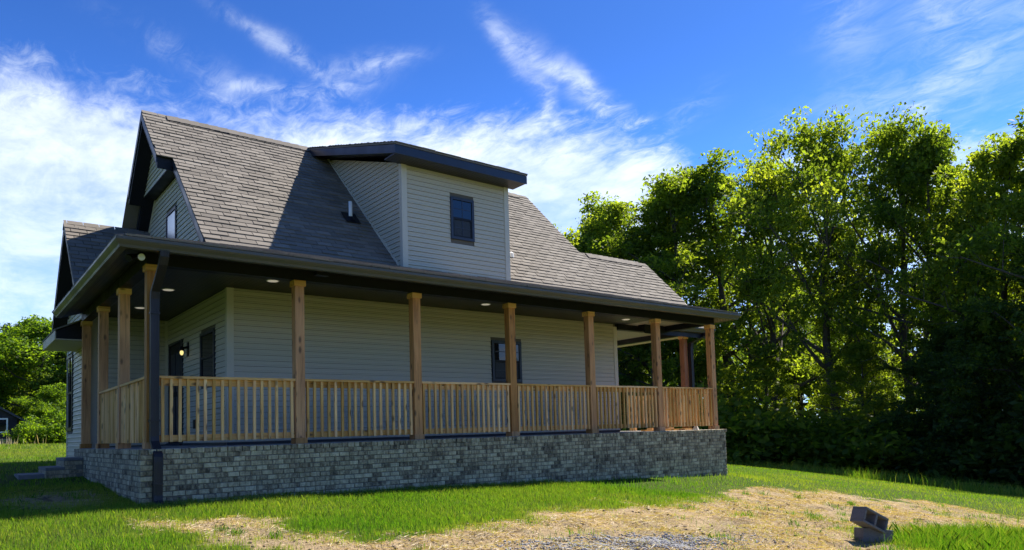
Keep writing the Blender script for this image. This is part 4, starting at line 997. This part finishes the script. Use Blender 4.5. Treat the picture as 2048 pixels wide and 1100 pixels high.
rows = [(34.6,31.4,17.6,'oak','seen just above the roof slope at the far left of the wood'), (34.8,28.7,18.2,'tall','second from the left above the lower roof ridge'), (34.9,26.0,19.0,'oak','behind the right end of the upper roof slope'), (37.3,24.0,20.0,'tall','above the lower roof ridge'), (37.4,21.4,19.8,'oak','above the lower roof gable'),
 (39.6,19.7,21.2,'oak','behind the far end of the porch eave'), (40.2,16.6,20.4,'open','rising right of the porch eave tip'), (39.2,12.3,21.6,'open','tallest of the wood, right of the porch corner'), (42.2,11.3,16.0,'tall','between the two tallest crowns'), (40.6,8.7,20.8,'open','with the second tallest crown, behind the middle of the right lawn'),
 (40.3,6.5,19.2,'oak','right of the second tallest crown'), (41.0,4.9,16.7,'tall','in the dip of the tree line on the right'), (38.8,2.7,17.4,'oak','second from the right edge of the picture'), (37.8,1.2,18.2,'tall','at the right edge of the picture'), (38.3,-0.9,18.6,'oak','cut by the right edge of the picture'),
 (42.1,30.4,19.7,'dense','in the back row above the upper roof slope'), (47.8,23.2,18,'oak','in the back row above the porch eave tip'), (50.9,20.6,16,'shade','in the back row left of the tallest crown'), (52.4,17.0,15,'tall','in the back row behind the tallest crown'), (54.2,13.1,15,'dense','in the back row behind the second tallest crown'), (58.3,9.9,16,'shade','in the back row right of the second tallest crown'), (52,4,15,'dense','in the back row near the right edge'), (45,-4,18,'shade','beyond the right edge'), (46,36,18,'oak','in the far back row at the left end'), (60,24,17,'oak','in the farthest row at the middle'), (36,35,16,'shade','hidden mostly by the dormer'),
 (36.5,14.4,7.5,'tall','low one in front below the tallest crown'), (38.5,9.8,7.5,'oak','low one in front between the two tallest crowns'), (38,5.6,8,'shade','low one at the wood edge right of centre'), (36.8,3.6,9,'shade','low one at the wood edge near the lawn bend'), (36.5,.2,11,'dense','low one at the wood edge by the right frame'), (37,18.2,8,'tall','low one just right of the porch corner post'), (35.5,22.5,11,'oak','low one seen through the open porch end'), (34,27,10.5,'shade','low one seen behind the far porch wall'), (37,-3,11,'dense','low one past the right frame')]
for i, (x, y, h, k, w) in enumerate(rows):
    plant(k, T, 'tree', ('trunk', 'crown'), x, y, h, rnd.uniform(0, 6.28), kinds[k] + ' ' + w, 'tree', 'trees of the wood on the right', sx=(rnd.uniform(1.0, 1.15) if i < 6 else rnd.uniform(.78, .95)) if h > 12 else 1.2)
left = [(2.2, 64.9, 9.8, 'oak', 'behind the dark neighbouring house'), (4.4, 60.9, 10.6, 'round', 'tallest above the left lawn'), (6.6, 58.7, 10.6, 'dense', 'beside the left wall of the wing'), (-.8, 62, 9.6, 'round', 'at the left edge of the picture'), (9.2, 60, 11.3, 'shade', 'hidden partly by the wing wall'), (3, 74, 12, 'shade', 'in the back row of the left trees'), (9, 74, 13, 'oak', 'far back behind the wing'), (-3.5, 70, 11, 'oak', 'back row at the left edge'), (4.6, 53.5, 4.6, 'round', 'small one in full sun before the left trees'), (13, 62, 12, 'dense', 'behind the porch at the left')]
for (x, y, h, k, w) in left:
    plant(k, T, 'tree', ('trunk', 'crown'), x, y, h, rnd.uniform(0, 6.28), {'round': 'lime green round tree', **kinds}[k] + ' ' + w, 'tree', 'trees beyond the left lawn', sx=1.2)
nb_b = 0
ORD = 'first second third fourth fifth sixth seventh eighth ninth tenth eleventh twelfth thirteenth fourteenth fifteenth sixteenth seventeenth eighteenth'.split()
for i in range(18):
    t = i / 17; x = 33.2 + rnd.uniform(-.8, .8) + 4 * math.sin(t * 3.1) * .3; y = 26 - 30 * t + rnd.uniform(-.4, .4)
    if t > .45: x = 36.6 + rnd.uniform(-.7, .7) - (t - .45) * 1.0
    k = rnd.choice(['mid', 'mid', 'dark']) if t < .6 else 'dark'; px_lab = ['through the open far end of the porch', 'right of the porch corner', 'below the tallest crown', 'at the middle of the right lawn edge', 'near the right frame edge'][min(4, int(t * 5))]
    plant(k, B_, 'shrub', ('stems', 'foliage'), x, y, rnd.uniform(2.0, 4.2), rnd.uniform(0, 6.28), ORD[i] + ' understorey shrub along the wood foot, counted left to right', 'shrub', 'understorey shrubs at the foot of the wood', sx=1.5)
for j, (x, y, h, k, w) in enumerate([(3.0, 48.5, 1.6, 'lime', 'lime green low bush beside the dark porch box of the neighbour house'), (4.6, 50, 2.4, 'lime', 'sunlit lime bush in front of the left trees'), (6.2, 52, 2.8, 'dark', 'dark bush between the lime bush and the wing wall'), (5.2, 46.5, 1.2, 'lime', 'lowest lime bush on the far edge of the left lawn'), (7.6, 52, 3.2, 'dark', 'dark bush hidden partly by the wing wall')]):
    plant(k, B_, 'shrub', ('stems', 'foliage'), x, y, h, rnd.uniform(0, 6.28), w, 'shrub', 'bushes beyond the left lawn')
# far wood that closes the view
rng = np.random.default_rng(77); cc = []
for i in range(2400):
    a_ = rng.uniform(-math.pi, math.pi); d_ = rng.uniform(75, 115); x = -1.95 + math.sin(a_) * d_; y = -10 + math.cos(a_) * d_
    hgt = 8 if -.25 < a_ < .2 else 14; z0 = float(H(x, y)); c = np.array([x, y, z0]) + [0, 0, rng.uniform(0, hgt)]
    cc.append(c + rng.normal(0, 1, (55, 3)) * [2.2, 2.2, 1.3])
cc = np.concatenate(cc); v, f, t = leaves_at(cc, rng, .95, np.clip(rng.normal(.35, .2, len(cc)), 0, 1))
o = link('far_wood', big_mesh('far_wood', v, f, t, 'leaf')); o['kind'] = 'stuff'; o['label'] = 'far wood closing the view behind the trees'

# ------------------------------------------------------------------ grass
def blades(x, y, h, w, rng, tint, lean=.35, seg2=True):
    n = len(x); z = HR(x, y); az = rng.uniform(0, 2 * np.pi, n); la = rng.uniform(0, 2 * np.pi, n); ln = rng.uniform(.1, 1, n) * lean * h
    sx = np.cos(az) * w / 2; sy = np.sin(az) * w / 2; lx = np.cos(la) * ln; ly = np.sin(la) * ln
    b0 = np.stack([x - sx, y - sy, z - .01], 1); b1 = np.stack([x + sx, y + sy, z - .01], 1)
    m0 = np.stack([x - sx * .75 + lx * .3, y - sy * .75 + ly * .3, z + h * .55], 1); m1 = np.stack([x + sx * .75 + lx * .3, y + sy * .75 + ly * .3, z + h * .55], 1)
    tp = np.stack([x + lx, y + ly, z + h * .97], 1)
    if seg2:
        V = np.stack([b0, b1, m1, tp, m0], 1).reshape(-1, 3); F = np.arange(5 * n).reshape(n, 5)
    else:
        V = np.stack([b0, b1, tp], 1).reshape(-1, 3); F = np.arange(3 * n).reshape(n, 3)
    return V, F
rng = np.random.default_rng(5)
inside = lambda x, y: ((x > -.02) & (x < 12.03) & (y > -.02) & (y < 6)) | ((x > .25) & (x < 13.5) & (y > 1.9) & (y < 10)) | ((x > -1.06) & (x < 0) & (y > 4.58) & (y < 5.82))
def scatter(n, dmin, dmax, amin=-8, amax=84):
    a_ = np.radians(rng.uniform(amin, amax, n)); d_ = np.sqrt(rng.uniform(dmin ** 2, dmax ** 2, n)); return -1.95 + np.sin(a_) * d_, -10.03 + np.cos(a_) * d_
def lawn(name, n, dmin, dmax, h0, h1, w, seg2, label):
    x, y = scatter(n, dmin, dmax); k = ~inside(x, y)
    b = bare(x, y); keep = k & (rng.random(n) > np.clip(b * 1.05, 0, .955)); thin = vnoise(x, y, .35, 8)
    keep &= rng.random(n) < .45 + .75 * thin
    x, y, b = x[keep], y[keep], b[keep]
    tall = np.exp(-((y + .25) / .5) ** 2) * ((x > .4) & (x < 13)) * .5 + (vnoise(x, y, .6, 6)) * .5
    h = (h0 + (h1 - h0) * rng.random(len(x))) * (.65 + .75 * tall) * (1 - .45 * b)
    far = np.clip((x - 8) / 6, 0, 1) * .22 + b * .45 + np.clip((y - 8) / 8, 0, 1) * .28  # yellower to the right and near soil; far-left lawn's sunlight put into the tint
    t = np.clip(.42 + .30 * vnoise(x, y, 1.6, 7) + rng.normal(0, .12, len(x)) + far, 0, 1)
    V, F = blades(x, y, h, w * (1 + .0 * x), rng, t, .55, seg2)
    o = link(name, big_mesh(name, V, F, t, 'grass')); o['kind'] = 'stuff'; o['label'] = label
lawn('near_grass', 420000, 5.6, 13, .035, .095, .0048, True, 'young lawn grass in front of the brick base')
lawn('far_grass', 190000, 13, 34, .04, .085, .016, False, 'lawn grass running out to the wood')
lawn('distant_grass', 90000, 34, 75, .08, .16, .045, False, 'distant lawn grass in sun')
# tall meadow grass at the lower right and along the wood
x = rng.normal(9.0, 1.1, 20000); y = rng.normal(-6.35, .55, 20000); k = (y < -5.2 - (x - 7) * .12) & (x > 7.0); x, y = x[k], y[k]
t = np.clip(rng.normal(.5, .2, len(x)), 0, 1); V, F = blades(x, y, rng.uniform(.04, .20, len(x)), .0045, rng, t, .9, True)
o = link('tall_grass', big_mesh('tall_grass', V, F, t, 'grass')); o['kind'] = 'stuff'; o['label'] = 'taller unmown grass behind the concrete blocks'
x = rng.normal(9.6, .7, 130); y = rng.normal(-6.1, .4, 130); t = np.clip(rng.normal(.85, .1, len(x)), 0, 1); V, F = blades(x, y, rng.uniform(.3, .6, len(x)), .004, rng, t, .5, True)
o = link('seed_stalks', big_mesh('seed_stalks', V, F, t, 'grass')); o['kind'] = 'stuff'
# weeds along the wood edge
u_ = rng.random(9000); WT = 1; ex = np.interp(u_, [0, .3, .6, 1], [32, 26.5, 26, 25.2]); ey = np.interp(u_, [0, .3, .6, 1], [14, 6.0, 2.0, -4.5]); x = ex + rng.normal(0, .9, 9000) + .3; y = ey + rng.normal(0, .5, 9000)
t = np.clip(rng.normal(.7, .2, len(x)), 0, 1); V, F = blades(x, y, rng.uniform(.1, .55, len(x)) * rng.uniform(.3, 1.1, len(x)), .014, rng, t, .5, True)
o = link('edge_weeds', big_mesh('edge_weeds', V, F, t, 'grass')); o['kind'] = 'stuff'; o['label'] = 'ragged weeds where the lawn meets the wood'
x = rng.uniform(-2, 3.2, 90); y = rng.uniform(43.5, 46, 90); t = np.clip(rng.normal(.9, .1, len(x)), 0, 1); V, F = blades(x, y, rng.uniform(.2, .9, len(x)), .025, rng, t, .4, True)
o = link('dry_weeds', big_mesh('dry_weeds', V, F, t, 'straw')); o['kind'] = 'stuff'; o['label'] = 'pale dry weeds at the far edge of the left lawn'
# separate tufts that come up through the bare soil
cx_, cy_ = scatter(420, 5.6, 19); kb = (bare(cx_, cy_) > .5) & ~inside(cx_, cy_); cx_, cy_ = cx_[kb], cy_[kb]
nt_ = rng.integers(12, 70, len(cx_)); rr_ = np.repeat(rng.uniform(.03, .13, len(cx_)), nt_); x = np.repeat(cx_, nt_) + rng.normal(0, 1, nt_.sum()) * rr_; y = np.repeat(cy_, nt_) + rng.normal(0, 1, nt_.sum()) * rr_
t = np.clip(rng.normal(.45, .2, len(x)), 0, 1); V, F = blades(x, y, rng.uniform(.025, .10, len(x)), .006, rng, t, .8, True)
o = link('grass_tufts', big_mesh('grass_tufts', V, F, t, 'grass')); o['kind'] = 'stuff'; o['label'] = 'scattered young tufts on the bare soil'
# straw on the bare soil
x, y = scatter(230000, 5.6, 20); b = bare(x, y); keep = (b > .22) & (rng.random(len(x)) < b * np.clip(2.2 * (vnoise(x, y, .7, 21) - .22), .06, 1)) & ~inside(x, y); x, y = x[keep], y[keep]
n = len(x); z = HR(x, y) + rng.uniform(.001, .018, n); az = rng.uniform(0, np.pi, n); l_ = rng.uniform(.02, .075, n); w_ = .0028
dx, dy = np.cos(az) * l_, np.sin(az) * l_; dz_ = rng.normal(0, .012, n)
V = np.stack([np.stack([x - dx, y - dy, z - dz_], 1), np.stack([x - dy / l_ * w_, y + dx / l_ * w_, z + .004], 1), np.stack([x + dx, y + dy, z + dz_], 1), np.stack([x + dy / l_ * w_, y - dx / l_ * w_, z], 1)], 1).reshape(-1, 3)
t = np.clip(rng.normal(.5, .28, n), 0, 1); o = link('straw', big_mesh('straw', V, np.arange(4 * n).reshape(n, 4), t, 'straw')); o['kind'] = 'stuff'; o['label'] = 'scattered straw mulch on the bare soil'
# stones and clods
def stones(name, x, y, s_, m, label):
    n = len(x); z = HR(x, y); base = np.array([(1, 0, 0), (-1, 0, 0), (0, 1, 0), (0, -1, 0), (0, 0, 1), (0, 0, -1)], float); F0 = np.array([(0, 2, 4), (2, 1, 4), (1, 3, 4), (3, 0, 4), (2, 0, 5), (1, 2, 5), (3, 1, 5), (0, 3, 5)])
    V = base[None] * s_[:, None, None] * rng.uniform(.55, 1.15, (n, 6, 1)) * np.array([1, 1, .6]) + rng.normal(0, .15, (n, 6, 3)) * s_[:, None, None]
    V += np.stack([x, y, z + s_ * .15], 1)[:, None]; F = (F0[None] + 6 * np.arange(n)[:, None, None]).reshape(-1, 3)
    o = link(name, big_mesh(name, V.reshape(-1, 3), F, np.repeat(rng.random(n), 8), m)); o['kind'] = 'stuff'; o['label'] = label
x = rng.normal(3.7, .75, 5200); y = -4.75 - (x - 2.5) * .10 + rng.normal(0, .2, 5200); stones('gravel', x, y, rng.uniform(.007, .022, len(x)), 'gravel', 'patch of grey gravel on the bare soil')
x, y = scatter(9000, 5.6, 17); b = bare(x, y); k = (b > .6) & ~inside(x, y) & (vnoise(x, y, .5, 12) > .55); x, y = x[k], y[k]; stones('dirt_clods', x, y, rng.uniform(.006, .032, len(x)) ** 1.0, 'clod', 'small dirt clods on the bare soil')
print('done', len(bpy.data.objects))
